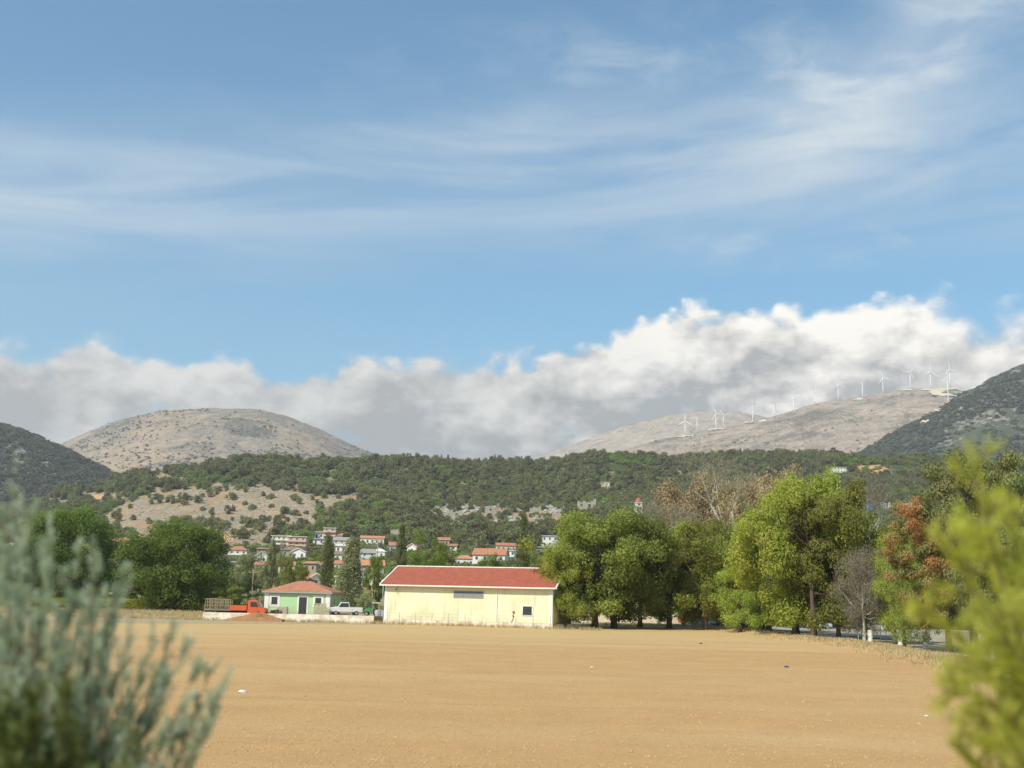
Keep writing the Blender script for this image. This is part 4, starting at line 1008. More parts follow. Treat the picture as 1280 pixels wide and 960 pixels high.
pole('utility_pole', 'utility pole among the olive trees above the orange truck', 317, 210, 712)

# ------------------------------------------------------------------ road area on the right, kerb, parked cars
def gpt(px, row):
    d = ray(px, row); k = (.02 - CAM.z) / d.z; return CAM + d * k
near = [(690, 779.5), (800, 780), (900, 783), (985, 789), (1060, 795.5), (1120, 800.5), (1180, 807), (1280, 818), (1420, 836)]
farp = [(690, 776.6), (800, 777.5), (900, 779.5), (985, 781.5), (1060, 784), (1120, 786), (1180, 788.5), (1280, 793), (1420, 800)]
asph = mat('asphalt', (0.38, 0.335, 0.27), .95, .3, .5, bump=.01, col2=(.31, .275, .225), spec=.05)
V, Fc = [], []
for a, b in zip(near, farp):
    pa, pb = gpt(*a), gpt(*b)
    for k in range(9): q = pa.lerp(pb, k / 8); V.append((q.x, q.y, max(.06, gz_(q.x, q.y) + .05) if k > 0 else .0))
n_ = 9
for i in range(len(near) - 1):
    for k in range(8): Fc.append((i * n_ + k, (i + 1) * n_ + k, (i + 1) * n_ + k + 1, i * n_ + k + 1))
V = [(x, y, .07) for x, y, z in V]
struct('road', nmesh('road', V, Fc, [asph]))
kb = MB(); kerbm = mat('kerb_stone', (.62, .60, .55), .85, .15, 1)
for (a, b) in zip(farp[:-1], farp[1:]):
    pa, pb = gpt(*a), gpt(*b); d = (pb - pa); d.z = 0; nrm = Vector((-d.y, d.x, 0)).normalized() * -.28; nrm = nrm if nrm.y > 0 else -nrm
    kb.prism([(pa.x, pa.y), (pb.x, pb.y), (pb.x + nrm.x, pb.y + nrm.y), (pa.x + nrm.x, pa.y + nrm.y)], 0, .22, 'z')
struct('kerb', kb.mesh('kerb', kerbm))
mark = mat('road_paint', (.75, .74, .70), .7, .1, 1)
a_, b_ = gpt(900, 781.2), gpt(1062, 788); c2_ = gpt(1280, 804); mk_ = MB()
for p, q in ((a_, b_), (b_, c2_)):
    d = (q - p).normalized(); s = Vector((-d.y, d.x, 0)) * .08; n = int((q - p).length / 6)
    for i in range(n):
        u = p + d * i * 6; w2 = u + d * 3; mk_.add([(u - s).xy[:] + (.075,), (w2 - s).xy[:] + (.075,), (w2 + s).xy[:] + (.075,), (u + s).xy[:] + (.075,)], [(0, 1, 2, 3)])
struct('road_marking', mk_.mesh('road_marking', mark))
# cream boundary wall and low block behind the first trees
w = MB(); a_ = gpt(700, 776); b_ = gpt(838, 777.5); yb = 182
xa, xb = at(722, 770, yb).x, at(848, 770, yb).x
w.box(xa, yb, -.2, xb, yb + .3, 1.75); ww_ = w.obj('boundary_wall', mat('cream_block', (.66, .56, .40), .9, .2, .8, col2=(.55, .44, .30))); tag(ww_, 'long cream wall seen between the trunks right of the warehouse', 'wall')
w = MB(); w.box(xa - .1, yb - .06, 1.752, xb + .1, yb + .36, 1.9); w.obj('coping', white, ww_)
car_defs = [
 ('red parked van behind the trunk left of the white car', 866, 176, 5, (.45, .03, .025), 'van', 4.2, 1.9, 2.2, 'parked_van', 'van'),
 ('white parked car behind the roadside trunks beside the red van', 878, 170, 8, (.62, .66, .70), 'car', 4.1, 1.7, 1.45, 'parked_car', 'car'),
 ('small black car parked in shade left of the dark pickup', 908, 166, 185, (.03, .03, .035), 'car', 4.0, 1.7, 1.42, 'parked_car', 'car'),
 ('dark blue pickup parked under the small bright round tree', 941, 152, 182, (.025, .03, .045), 'pickup', 4.6, 1.8, 1.7, 'parked_pickup', 'pickup'),
 ('silver parked car behind the thick trunks of the tall plane tree', 1022, 176, 4, (.45, .50, .54), 'car', 4.2, 1.7, 1.45, 'parked_car', 'car'),
]
for lb, px, Yd, rz, c, kd, L_, W_, H_, nm, ct in car_defs:
    p = at(px, 775, Yd); ca = math.cos(R(rz)); x = p.x - ca * L_ / 2
    car(lb, x, Yd, .07, R(rz), carmat('car_paint', c), kd, L_, W_, H_, nm, ct)
p = gpt(1111, 790.5); car('white car parked on the open asphalt near the kerb', p.x - 2, p.y + 4, .07, R(3), carmat('car_paint', (.78, .78, .76)), 'car', 4.1, 1.7, 1.4)
# long pale building behind the asphalt (low grey blue wall between trunks)
w = MB(); xa, xb = at(984, 772, 205).x, at(1072, 772, 205).x; w.box(xa, 205, -.2, xb, 209, 2.2); sh_ = w.obj('shed', mat('blue_grey_wall', (.42, .46, .48), .8)); tag(sh_, 'low blue grey shed between the trunks behind the asphalt', 'shed')
w = MB(); w.box(xa - .2, 204.8, 2.203, xb + .2, 209.2, 2.35); w.obj('roof', greyroof, sh_)
# whitewashed posts at the road
for i, (px, row, h_) in enumerate(((1088, 804, 1.35), (1126, 806, 1.25), (1157, 809, 1.5), (1243, 822, 1.5))):
    p = gpt(px, row); m = MB(); r_ = .26
    m.tube([(0, 0, -.3), (0, 0, h_ * .2), (.02, 0, h_ * .7), (0, .01, h_)], [r_ * 1.15, r_, r_ * .92, r_ * .85], 12)
    o = m.obj('whitewashed_post', mat('whitewash_bark', (.68, .65, .60), .9, .3, 3, col2=(.42, .38, .32)) if i == 0 else bpy.data.materials['whitewash_bark'], smooth=False)
    o.location = (p.x, p.y, gz_(p.x, p.y)); tag(o, ('whitewashed stump right of the grey leafless tree', 'whitewashed stump in the middle of the asphalt edge', 'whitewashed stump left of the rusty pine trunk', 'whitewashed stump behind the yellow green sapling')[i], 'stump')
for i, px in enumerate((1073, 1101, 1108)):
    p = gpt(px, 800 + i); m = MB(); m.tube([(0, 0, -.2), (0, 0, 2.0)], [.05, .045], 6); o = m.obj('sign_post', metal); o.location = (p.x, p.y, gz_(p.x, p.y))
    tag(o, ('thin post just left of the first whitewashed stump', 'thin metal post right of the first whitewashed stump', 'thin metal post left of the second whitewashed stump')[i], 'post')

# ------------------------------------------------------------------ village
HOUSE_RECTS = []
VW = {'white': white, 'cream': mk('v_cream', (.68, .60, .44), .85, .1, .5), 'pink': mk('v_pink', (.66, .42, .32), .85, .1, .5), 'tan': mk('v_tan', (.46, .38, .27), .9, .2, .4),
      'blue': mk('v_blue', (.35, .42, .52), .8), 'stone': mk('v_stone', (.40, .36, .29), .9, .3, .6, col2=(.28, .25, .2)), 'grey': mk('v_grey', (.42, .41, .38), .9)}
VR = {'red': orangeroof, 'pale': palefade, 'brown': brownroof, 'grey': greyroof, 'white': white}
WV = window_meshes(mk('window_frame', (.60, .57, .50), .7), 'window')
def vh(label, x0, x1, yt, yb, roof='gable', wall='white', rc='red', yaw=0, balcony=False, gable_front=False, chimney=False, Yd=None, name='village_house'):
    cx = (x0 + x1) / 2; p = hit(cx, yb, 300) if Yd is None else at(cx, yb, Yd); Yh = p.y; s = Yh / F
    w = (x1 - x0) * s; h = (yb - yt) * s; base = p.z if Yd is None else p.z
    HOUSE_RECTS.append((x0, yt, x1, yb, Yh))
    cy, sy = math.cos(R(yaw)), math.sin(R(yaw)); w = w / (abs(cy) + .5 * abs(sy)); d = max(6.0, w * .75)
    t = thing(name, label, 'house', (p.x - w / 2 * cy, Yh - w / 2 * sy, base), R(yaw))
    rise = {'gable': .30, 'hip': .30, 'flat': 0.06, 'mono': .18}[roof] * h if not gable_front else .34 * h
    rise = max(rise, .35) if roof != 'flat' else .3
    he = h - rise; fnd = -4.0
    m = MB()
    if roof == 'gable' and gable_front: m.prism([(0, fnd), (w, fnd), (w, he), (w / 2, h - .05), (0, he)], 0, d, 'y')
    elif roof == 'gable': m.prism([(0, fnd), (d, fnd), (d, he), (d / 2, h - .05), (0, he)], 0, w, 'x')
    else: m.box(0, 0, fnd, w, d, he)
    m.obj('wall', VW[wall], t)
    ov = .45
    if roof == 'gable':
        m = MB(); S_ = w if gable_front else d; L_ = d if gable_front else w; k = rise / (S_ / 2)
        for sg in (0, 1):
            f = lambda y: (y if sg == 0 else S_ - y)
            m.prism([(f(-ov), he - ov * k + .01), (f(S_ / 2), h + .01), (f(S_ / 2), h + .2), (f(-ov), he - ov * k + .2)], -ov, L_ + ov, 'y' if gable_front else 'x')
        m.obj('roof', VR[rc], t)
        m = MB(); a = 'y' if gable_front else 'x'
        if gable_front:
            for sg in (0, 1):
                f = lambda y: (y if sg == 0 else S_ - y)
                m.prism([(f(-ov - .05), he - ov * k - .12), (f(S_ / 2), h - .12), (f(S_ / 2), h + .24), (f(-ov - .05), he - ov * k + .24)], -ov - .12, -ov - .003, 'y')
            m.obj('verge_trim', white, t)
    elif roof == 'hip': rr_ = hip(None, w, d, he, h, ov, min(w, d) * .45, VR[rc], t)
    elif roof == 'flat':
        m = MB(); m.box(-.5, -.6, he + .003, w + .5, d + .4, h); m.obj('roof', VR[rc] if rc != 'red' else white, t)
    else:
        m = MB(); m.prism([(-.7, he - .1), (d + .3, h), (d + .3, h + .18), (-.7, he + .1)], -.4, w + .4, 'x'); m.obj('roof', VR[rc], t)
    fl = max(1, round(he / 2.9)); nc = max(1, int(w / 2.8)); fh = he / fl
    for i in range(fl):
        for j in range(nc):
            ww = min(1.15, w / nc * .5); add_window(t, (j + .5) * w / nc, -.008, i * fh + fh * .30, ww, fh * .46, 0, WV)
    add_window(t, w + .008, d * .4, fh * .3, 1.0, fh * .45, math.pi / 2, WV)
    m = MB(); dx = w * .12; m.box(dx, -.05, 0, dx + .95, -.004, min(2.1, fh * .78)); m.obj('door', doorm, t)
    if balcony:
        for i in range(1, fl + (fl == 1)):
            z = i * fh if fl > 1 else he * .4
            m = MB(); m.box(-.2, -1.5, z - .16, w + .2, -.004, z); bl = m.obj('balcony', white, t)
            m = MB(); m.box(-.2, -1.5, z + .002, w + .2, -1.4, z + .85); m.obj('parapet', VW['white'] if wall != 'pink' else VW['pink'], bl)
    if chimney:
        m = MB(); m.box(w * .7, d * .4, h - .5, w * .7 + .6, d * .4 + .6, h + .8); m.obj('chimney', white, t)
    return t
vh('white building with flat roof at the left edge behind the foreground bush', 0, 23, 679, 694, 'flat', 'white', 'white', 0, True)
vh('red roofed house with a white chimney above the dark left tree', 140, 160, 673, 688, 'gable', 'cream', 'red', 8, chimney=True)
vh('low house with a wide grey tan roof left of the large round tree', 158, 179, 683, 691, 'mono', 'white', 'grey', 4)
vh('small orange roofed house below the grey tan roof at the left', 149, 161, 692, 700, 'gable', 'white', 'red', -12)
vh('small white house high beside the top of the large round tree', 255, 269, 670, 681, 'gable', 'white', 'grey', 12, gable_front=True)
vh('narrow white house with a pale roof just right of the large round tree', 266, 277, 678, 692, 'hip', 'white', 'pale', -8)
vh('two storey house with orange hip roof and white balcony, leftmost of the village', 285, 308, 683, 700, 'hip', 'cream', 'red', 6, True)
vh('white low house under the leftmost orange hip roof', 284, 300, 702, 712, 'mono', 'white', 'grey', 5)
vh('grey roofed house with white gable right of the leftmost orange hip roof', 319, 333, 690, 705, 'gable', 'white', 'grey', 0, gable_front=True)
vh('low house with an orange strip roof below the white gable', 318, 334, 704, 713, 'gable', 'white', 'red', 3)
vh('pale house half hidden above the grey roofed white gable', 321, 337, 685, 693, 'mono', 'tan', 'pale', 3)
vh('two storey cream apartment block with long white balconies', 339, 363, 670, 686, 'flat', 'cream', 'white', 2, True)
vh('pink apartment block with balconies joined to the cream one', 359, 382, 671, 688, 'flat', 'pink', 'white', 2, True)
vh('brown roofed house below the pink apartment block', 351, 370, 684, 697, 'gable', 'tan', 'brown', 10)
vh('white house with brown gable right of the brown roofed house', 363, 382, 686, 699, 'gable', 'white', 'brown', -6, gable_front=True)
vh('cream house with an orange roof behind the ridge trees of the green house', 347, 368, 703, 717, 'gable', 'cream', 'red', 8)
vh('tan walled house with no visible tiles left of the slim cypress', 378, 395, 702, 716, 'mono', 'tan', 'pale', -5)
vh('small red roofed house touching the slim cypress on its left', 394, 405, 704, 714, 'gable', 'white', 'red', 5, chimney=True)
vh('orange roof with white gable rising right above the green house roof', 385, 404, 718, 734, 'gable', 'white', 'red', 22, gable_front=True)
vh('pink flat topped tower house above the slim cypress', 404, 419, 660, 675, 'flat', 'pink', 'white', 0, True)
vh('white cottage left of the pink flat topped house', 393, 404, 664, 674, 'mono', 'white', 'grey', 0)
vh('red roofed cottage right of the pink flat topped house', 414, 427, 667, 676, 'gable', 'white', 'red', 0)
vh('long cream house with a grey roof behind the slim cypress', 416, 438, 672, 685, 'gable', 'cream', 'grey', 2)
vh('low long house with a grey roof left of the slim cypress', 391, 412, 673, 681, 'mono', 'white', 'grey', 2)
vh('wide white bungalow with pale roof right of the slim cypress', 419, 439, 681, 692, 'mono', 'white', 'white', 3)
vh('cream house with a brown roof right of the slim cypress', 418, 439, 690, 702, 'gable', 'white', 'brown', 4)
vh('red roofed house right of the middle of the slim cypress', 417, 433, 701, 714, 'gable', 'white', 'red', -4)
vh('white box house at the foot of the slim cypress', 418, 428, 729, 742, 'flat', 'white', 'white', 0)
vh('long low house with an orange and grey roof high in the village', 450, 480, 670, 681, 'gable', 'white', 'pale', 4)
vh('house with a big grey gable roof right of the brownish column tree', 450, 470, 687, 702, 'gable', 'white', 'grey', 14)
vh('white house right of the big grey gable roof', 464, 481, 686, 699, 'hip', 'white', 'white', -6)
vh('house with faded orange roof and white fascia left of the dark warehouse tree', 451, 480, 701, 721, 'gable', 'grey', 'pale', 10)
vh('white house with a dark opening low beside the tractor trees', 451, 466, 730, 743, 'flat', 'white', 'white', 0)
vh('bright red roofed house left of the tallest spiky conifer', 486, 499, 678, 691, 'gable', 'blue', 'red', 6)
vh('white house with red roof right of the tallest spiky conifer', 508, 521, 680, 692, 'gable', 'white', 'red', -14, gable_front=True)
vh('terracotta roofed house between two dark trees above the warehouse', 547, 562, 672, 683, 'gable', 'tan', 'red', 4)
vh('tiny orange roofed house left of the dark oak above the white villa', 563, 571, 680, 688, 'gable', 'white', 'red', 0)
vh('low left wing of the big white villa with tan roof', 569, 592, 694, 710, 'hip', 'white', 'pale', 2)
vh('big white villa with a bright orange roof above the warehouse', 589, 632, 686, 712, 'gable', 'white', 'red', -9, chimney=False)
vh('white block with small windows at the right end of the white villa', 627, 645, 688, 704, 'flat', 'white', 'white', -4, True)
vh('orange roofed house just behind the big white villa', 620, 645, 679, 690, 'gable', 'cream', 'red', 3)
vh('modern white house with a flat roof and dark windows', 677, 704, 670, 684, 'flat', 'white', 'white', -2)
vh('low house with a wide tan roof below the modern flat white house', 669, 696, 683, 693, 'mono', 'tan', 'grey', 0)
vh('orange roofed hill house right of the two tanks', 1124, 1136, 629, 641, 'gable', 'white', 'red', 6)
vh('white gabled hill house at the right end of the hill hamlet', 1133, 1145, 628, 641, 'gable', 'white', 'pale', -4, gable_front=True)
vh('long white building low in the wood on the right hill', 1038, 1058, 584, 591, 'flat', 'white', 'white', 0)
vh('tiny white farmhouse alone in the middle of the wooded hill', 756, 762, 603, 608, 'flat', 'white', 'white', 0)
# tanks near the hill hamlet
for px, c, lb in ((1088.5, (.05, .22, .55), 'bright blue tank in the trees of the right hill'), (1105, (.42, .47, .52), 'grey water tank right of the bright blue one'), (1112, (.70, .68, .62), 'white narrow tank left of the orange roofed hill house')):
    p = hit(px, 638, 500); s = p.y / F; r_ = 4.2 * s if px < 1110 else 2.2 * s; h_ = 9 * s; z0 = p.z
    t = thing('water_tank', lb, 'tank', (p.x, p.y, p.z)); m = MB(); m.tube([(0, 0, -3), (0, 0, h_ * .85)], [r_, r_], 20); m.obj('shell', mat('tank_paint', c, .5), t)
    m = MB(); m.tube([(0, 0, h_ * .852), (0, 0, h_), (0, 0, h_ * 1.12)], [r_ * 1.03, r_ * .55, .2], 20); m.obj('lid', mat('tank_lid', tuple(q * .8 for q in c), .5), t); HOUSE_RECTS.append((px - 5, 628, px + 5, 638, p.y))
# church bell tower
p = hit(798, 655, 500); s = p.y / F; HOUSE_RECTS.append((787, 621, 808, 655, p.y))
ct = thing('bell_tower', 'cream church bell tower with a red dome above the roadside trees', 'tower', (p.x, p.y, p.z), R(8)); u = s
m = MB(); m.box(-5 * u, -5 * u, -5, 5 * u, 5 * u, 12 * u); m.box(-4.4 * u, -4.4 * u, 12.6 * u, 4.4 * u, 4.4 * u, 17 * u); m.box(-3.9 * u, -3.9 * u, 21 * u, 3.9 * u, 3.9 * u, 26 * u)
for sx in (-1, 1):
    for sy in (-1, 1): m.box(sx * 3.7 * u - .7 * u, sy * 3.7 * u - .7 * u, 17 * u, sx * 3.7 * u + .7 * u, sy * 3.7 * u + .7 * u, 21 * u)
m.obj('shaft', VW['cream'], ct)
m = MB(); m.box(-5.7 * u, -5.7 * u, 12.002 * u, 5.7 * u, 5.7 * u, 12.6 * u); m.box(-4.9 * u, -4.9 * u, 21.0 * u + .01, 4.9 * u, 4.9 * u, 21.7 * u); m.box(-4.5 * u, -4.5 * u, 26 * u, 4.5 * u, 4.5 * u, 26.6 * u); m.obj('cornice', white, ct)
m = MB(); m.tube([(0, 0, 26.6 * u), (0, 0, 28.5 * u), (0, 0, 30.5 * u), (0, 0, 32 * u), (0, 0, 32.8 * u)], [4.3 * u, 4.0 * u, 2.9 * u, 1.4 * u, .3 * u], 12); m.obj('dome', mk('dome_red', (.45, .10, .07), .7), ct)
m = MB(); m.box(-1.2 * u, -3.95 * u, 22.2 * u, 1.2 * u, -3.91 * u, 25 * u); m.obj('arched_opening', doorm, ct)
m = MB(); m.tube([(0, 0, 17.6 * u), (0, 0, 18.4 * u), (0, 0, 19.4 * u), (0, 0, 20 * u)], [1.4 * u, 1.1 * u, .8 * u, .2 * u], 12); m.obj('bell', chrome, ct)
# ruined stone walls on the rocky strip
def ruin(label, x0, x1, yt, yb, seed):
    p = hit((x0 + x1) / 2, yb, 500); s = p.y / F; w, h = (x1 - x0) * s, (yb - yt) * s; rg = random.Random(seed)
    HOUSE_RECTS.append((x0, yt, x1, yb, p.y)); m = MB(); n = max(4, int(w / 2)); 
    for i in range(n):
        xa, xb = i * w / n, (i + 1) * w / n - .003; hh_ = h * rg.uniform(.55, 1.0)
        if i % 3 == 1 and n > 4: m.box(xa, 0, -3, xb, .7, hh_ * .3); m.box(xa, 0, hh_ * .72, xb, .7, hh_)
        else: m.box(xa, 0, -3, xb, .7, hh_)
    m.box(0, .703, -3, .7, w * .4, h * .7); m.box(w - .7, .703, -3, w, w * .4, h * .5)
    o = m.obj('ruined_house', VW['stone']); o.location = (p.x - w / 2, p.y, p.z); tag(o, label, 'ruin')
ruin('long roofless stone ruin at the left of the rocky strip above the village', 556, 579, 637, 647, 1)
ruin('roofless stone ruin in the middle of the rocky strip', 606, 618, 635, 644, 2)
ruin('stone ruin with upright wall pieces at the right of the rocky strip', 662, 676, 631, 645, 3)
ruin('stone ruin below the wood, left of the bell tower', 722, 745, 623, 635, 4)
ruin('broken pale stone wall on the slope at the top of the village', 488, 503, 661, 670, 5)

# ------------------------------------------------------------------ wind turbines
def surf(hn, px, row):
    """point of a far hill under a photo pixel"""
    Xv, Yv, Zv = HILLS[hn]; k = Xv.shape[0]; p, r = project(Xv, Yv, Zv); nv = 190
    d = np.hypot(p[:nv] - px, (r[:nv] - row) * 1.0); i, j = np.unravel_index(np.argmin(d), d.shape); return Vector((Xv[i, j], Yv[i, j], Zv[i, j]))
turbm = mat('turbine_white', (.84, .84, .82), .5, .02, 1)
def turbine_meshes():
    m = MB(); m.tube([(0, 0, -3), (0, 0, 20), (0, 0, 58)], [1.7, 1.4, 1.0], 12); tower = m.mesh('tower', turbm, smooth=True)
    m = MB(); m.box(-1.6, -3.5, 57.9, 1.6, 5, 61.2); nac = m.mesh('nacelle', turbm, bevel=.4)
    m = MB(); m.tube([(0, -5.2, 59.6), (0, -4.6, 59.6), (0, -3.55, 59.6)], [.4, 1.3, 1.7], 12); hub = m.mesh('hub', turbm, smooth=True)
    m = MB(); v = []; st = [(0, .9, .5), (3, 1.4, .5), (6, 2.0, .45), (14, 1.5, .35), (29, .8, .2)]
    for z, c, t_ in st: v += [(-c * .4, -t_, z), (c, 0, z), (-c * .4, t_, z), (-c * .8, 0, z)]
    m.add(v, [(i * 4 + k, i * 4 + (k + 1) % 4, i * 4 + 4 + (k + 1) % 4, i * 4 + 4 + k) for i in range(4) for k in range(4)] + [(3, 2, 1, 0), (16, 17, 18, 19)])
    return tower, nac, hub, m.mesh('blade', turbm)
TM = turbine_meshes()
TURB = [(856.3, 545, 526, 0, 0), (871.5, 541, 523, 80, 25), (895, 536.5, 516.5, 95, 10), (904.7, 536, 518, 75, 15), (941, 528, 507, 110, 20), (967.5, 522.5, 505, 35, 50), (992, 515, 498, 0, 70),
        (1019, 506, 490, 5, 10), (1048, 501, 480, 110, 15), (1078.3, 498, 477, 50, 35), (1104, 492, 471.6, 100, 10), (1138.3, 487, 464.7, 30, 10), (1163.4, 486, 463.6, 0, 5), (1187.8, 484, 460.6, 110, 10), (1185.8, 506, 470, 110, 5)]
ordn = ['first wind turbine from the left, at the foot of the far ridge', 'second turbine from the left on the far ridge', 'left one of the close pair of turbines', 'right one of the close pair of turbines', 'fifth turbine from the left, right of the close pair',
        'turbine with steep blade where the two bare ridges meet', 'thin edge-on turbine at the left end of the near ridge line', 'eighth turbine from the left, before the ridge climbs', 'turbine seventh from the right on the ridge line',
        'turbine half turned, sixth from the right on the ridge line', 'turbine fifth from the right on the ridge crest', 'turbine fourth from the right with a gap on its left side', 'turbine third from the right on the ridge crest',
        'hindmost turbine at the right end, behind the tallest one', 'tallest looking turbine standing in front of the track at the right end']
for (px, rb, rh, ph, yaw), lb in zip(TURB, ordn):
    p = surf('turbine_ridge', px, rb); s = p.y / F; k = (rb - rh) * s / 59.6; xx = at(px, rb, p.y).x
    t = thing('wind_turbine', 'white ' + lb if not lb.startswith('white') else lb, 'wind turbine', (xx, p.y, at(px, rb, p.y).z), R(yaw), 'wind turbines along the bare ridge')
    g_ = 11.0 * s / 30; t.scale = (g_, g_, g_); kz = k / g_; dz = 59.6 * (kz - 1)
    link('tower', TM[0], t).scale = (1, 1, kz); link('nacelle', TM[1], t).location.z = dz; link('hub', TM[2], t).location.z = dz
    for q in range(3):
        b = link('blade', TM[3], t); b.location = (0, -4.4, 59.6 + dz); b.rotation_euler = (0, R(ph + q * 120), 0)
p = surf('right_slope', 1215, 486); t = thing('radar_dome', 'small white radar dome on the skyline right of the turbines', 'dome', at(1220, 489, 3000))
m = MB(); m.tube([(0, 0, -8), (0, 0, 5)], [2, 2], 10); m.obj('base', turbm, t); m = MB(); m.tube([(0, 0, 5), (0, 0, 6), (0, 0, 9), (0, 0, 12), (0, 0, 14), (0, 0, 14.8)], [2, 4, 5, 4, 2.2, .3], 14); m.obj('ball', turbm, t, smooth=True)
# gravel access tracks of the turbines
trk = mat('track_gravel', (.72, .60, .43), .95, .1, .05)
def track(pts, wd, hn='turbine_ridge', Y0=None):
    V = []; P = []
    for i in range(len(pts) - 1):
        for k in range(6): P.append((pts[i][0] + (pts[i + 1][0] - pts[i][0]) * k / 6, pts[i][1] + (pts[i + 1][1] - pts[i][1]) * k / 6))
    P.append(pts[-1]); Q = [surf(hn, *q) for q in P]
    for i, q in enumerate(Q):
        d = (Q[min(i + 1, len(Q) - 1)] - Q[max(i - 1, 0)]); d.z = 0
        n = Vector((-d.y, d.x, 0)).normalized() if d.length > 0 else Vector((0, 1, 0)); w = wd * math.sin(math.pi * (i + .6) / (len(Q) + .2)) ** .4
        n = n if n.y > 0 else -n
        V += [(q.x - n.x * w, q.y - n.y * w - 3, q.z + 1.0 - n.y * w * .3), (q.x + n.x * w, q.y + n.y * w - 3, q.z + 4.0 + n.y * w * .3)]
    return V, [(2 * i, 2 * i + 2, 2 * i + 3, 2 * i + 1) for i in range(len(Q) - 1)]
allV, allF = [], []
for pts, wd, hn in (([(845, 546.5), (856, 546), (866, 545)], 14, 'turbine_ridge'), ([(884, 538), (896, 537), (905, 537)], 12, 'turbine_ridge'), ([(930, 529), (941, 528.5)], 10, 'turbine_ridge'), ([(949, 527.5), (958, 526)], 10, 'turbine_ridge'),
                    ([(1066, 500), (1078, 499)], 14, 'turbine_ridge'), ([(1128, 488.5), (1140, 488)], 12, 'turbine_ridge'), ([(1152, 488), (1168, 487.5)], 12, 'turbine_ridge'),
                    ([(1206, 496), (1196, 496), (1184, 494), (1172, 495), (1169, 491), (1176, 487.5), (1188, 486.5), (1196, 487)], 20, 'turbine_ridge'), ([(1196, 500), (1188, 506), (1176, 513)], 16, 'turbine_ridge'),
                    ([(1176, 513), (1172, 516)], 14, 'right_slope'), ([(1160, 527), (1152, 531)], 14, 'right_slope')):
    V, Fc = track(pts, wd, hn); b = len(allV); allV += V; allF += [tuple(i + b for i in f) for f in Fc]
struct('gravel_track', nmesh('gravel_track', allV, allF, [trk]))
# ------------------------------------------------------------------ scattering (uncountable masses only)
def scatter(name, P, scl, rz, idx, protos, label, cat):
    me = bpy.data.meshes.new(name); me.vertices.add(len(P)); me.vertices.foreach_set('co', np.asarray(P, np.float32).ravel())
    scl = np.asarray(scl, np.float32)
    me.attributes.new('scl', 'FLOAT_VECTOR', 'POINT').data.foreach_set('vector', scl.ravel())
    rot = np.zeros((len(P), 3), np.float32); rot[:, 2] = rz
    me.attributes.new('rot', 'FLOAT_VECTOR', 'POINT').data.foreach_set('vector', rot.ravel())
    me.attributes.new('pick', 'INT', 'POINT').data.foreach_set('value', np.asarray(idx, np.int32))
    o = link(name, me); tag(o, label, cat); o['kind'] = 'stuff'
    g = bpy.data.node_groups.new(name, 'GeometryNodeTree')
    g.interface.new_socket('Geometry', in_out='INPUT', socket_type='NodeSocketGeometry')
    g.interface.new_socket('Geometry', in_out='OUTPUT', socket_type='NodeSocketGeometry')
    N = g.nodes.new; gi = N('NodeGroupInput'); go = N('NodeGroupOutput'); ip = N('GeometryNodeInstanceOnPoints'); jn = N('GeometryNodeJoinGeometry')
    for p in reversed(protos):
        oi = N('GeometryNodeObjectInfo'); oi.inputs['Object'].default_value = p; oi.inputs['As Instance'].default_value = True
        oi.transform_space = 'ORIGINAL'; g.links.new(oi.outputs['Geometry'], jn.inputs[0])
    def na(n, t):
        a = N('GeometryNodeInputNamedAttribute'); a.data_type = t; a.inputs['Name'].default_value = n; return a.outputs['Attribute']
    g.links.new(gi.outputs[0], ip.inputs['Points']); g.links.new(jn.outputs[0], ip.inputs['Instance'])
    ip.inputs['Pick Instance'].default_value = True
    g.links.new(na('pick', 'INT'), ip.inputs['Instance Index']); g.links.new(na('scl', 'FLOAT_VECTOR'), ip.inputs['Scale'])
    er = N('FunctionNodeEulerToRotation'); g.links.new(na('rot', 'FLOAT_VECTOR'), er.inputs[0]); g.links.new(er.outputs[0], ip.inputs['Rotation'])
    g.links.new(ip.outputs[0], go.inputs[0])
    md = o.modifiers.new('scatter', 'NODES'); md.node_group = g
    return o
def hilltree(kind, seed, mkey, n, h0, w0, leaf, low=0.1, clumps=26, cr=(0.16, 0.3), flat=0.8):
    rng = np.random.default_rng(seed)
    P, N, cs, rs = crown_leaves(rng, PROF[kind], clumps, n, leaf, .7, flat, cr)
    sc = np.array([w0, w0, h0 * (1 - low)]); P = P * sc; P[:, 2] += h0 * low; cs = cs * sc; cs[:, 2] += h0 * low
    V, Fq = leaf_quads(P, N, leaf, leaf * .75, rng)
    mb = MB(); ptrunk(mb, h0, h0 * .035, cs, rng, 3, lean=0.02)
    tv = np.array(mb.v); tf = [f for f in mb.f if len(f) == 4]
    Vall = np.concatenate([V, tv]); Fall = np.concatenate([Fq, np.array(tf) + len(V)])
    mi = np.concatenate([np.zeros(len(Fq)), np.ones(len(tf))])
    return nmesh('tree', Vall, Fall, [LEAF[mkey], bark], mi)
HT = [hilltree('round', 201, 'hill', 1500, 8, 9, 0.85), hilltree('bush', 202, 'hill', 1300, 6.5, 9, 0.85), hilltree('round', 203, 'hill', 1400, 9, 8, 0.85),
      hilltree('bush', 204, 'hilllight', 1300, 6, 8, 0.8), hilltree('round', 205, 'olive', 1200, 6, 7, 0.75), hilltree('column', 206, 'cypress', 900, 11, 2.6, 0.6, clumps=50, cr=(.25, .45), flat=0.3)]
HTL = ['dark green holm oak', 'low spreading evergreen bush', 'tall green oak', 'light green bushy tree', 'grey green olive tree', 'slim dark cypress']
RECT = [(x0, y0, x1, y1, Yh) for (x0, y0, x1, y1, Yh) in HOUSE_RECTS]
rng = np.random.default_rng(2024)
Np = 26000
Y = np.sqrt(rng.uniform(290 ** 2, 1395 ** 2, Np)); U = rng.uniform(-0.56, 0.56, Np); X = U * Y
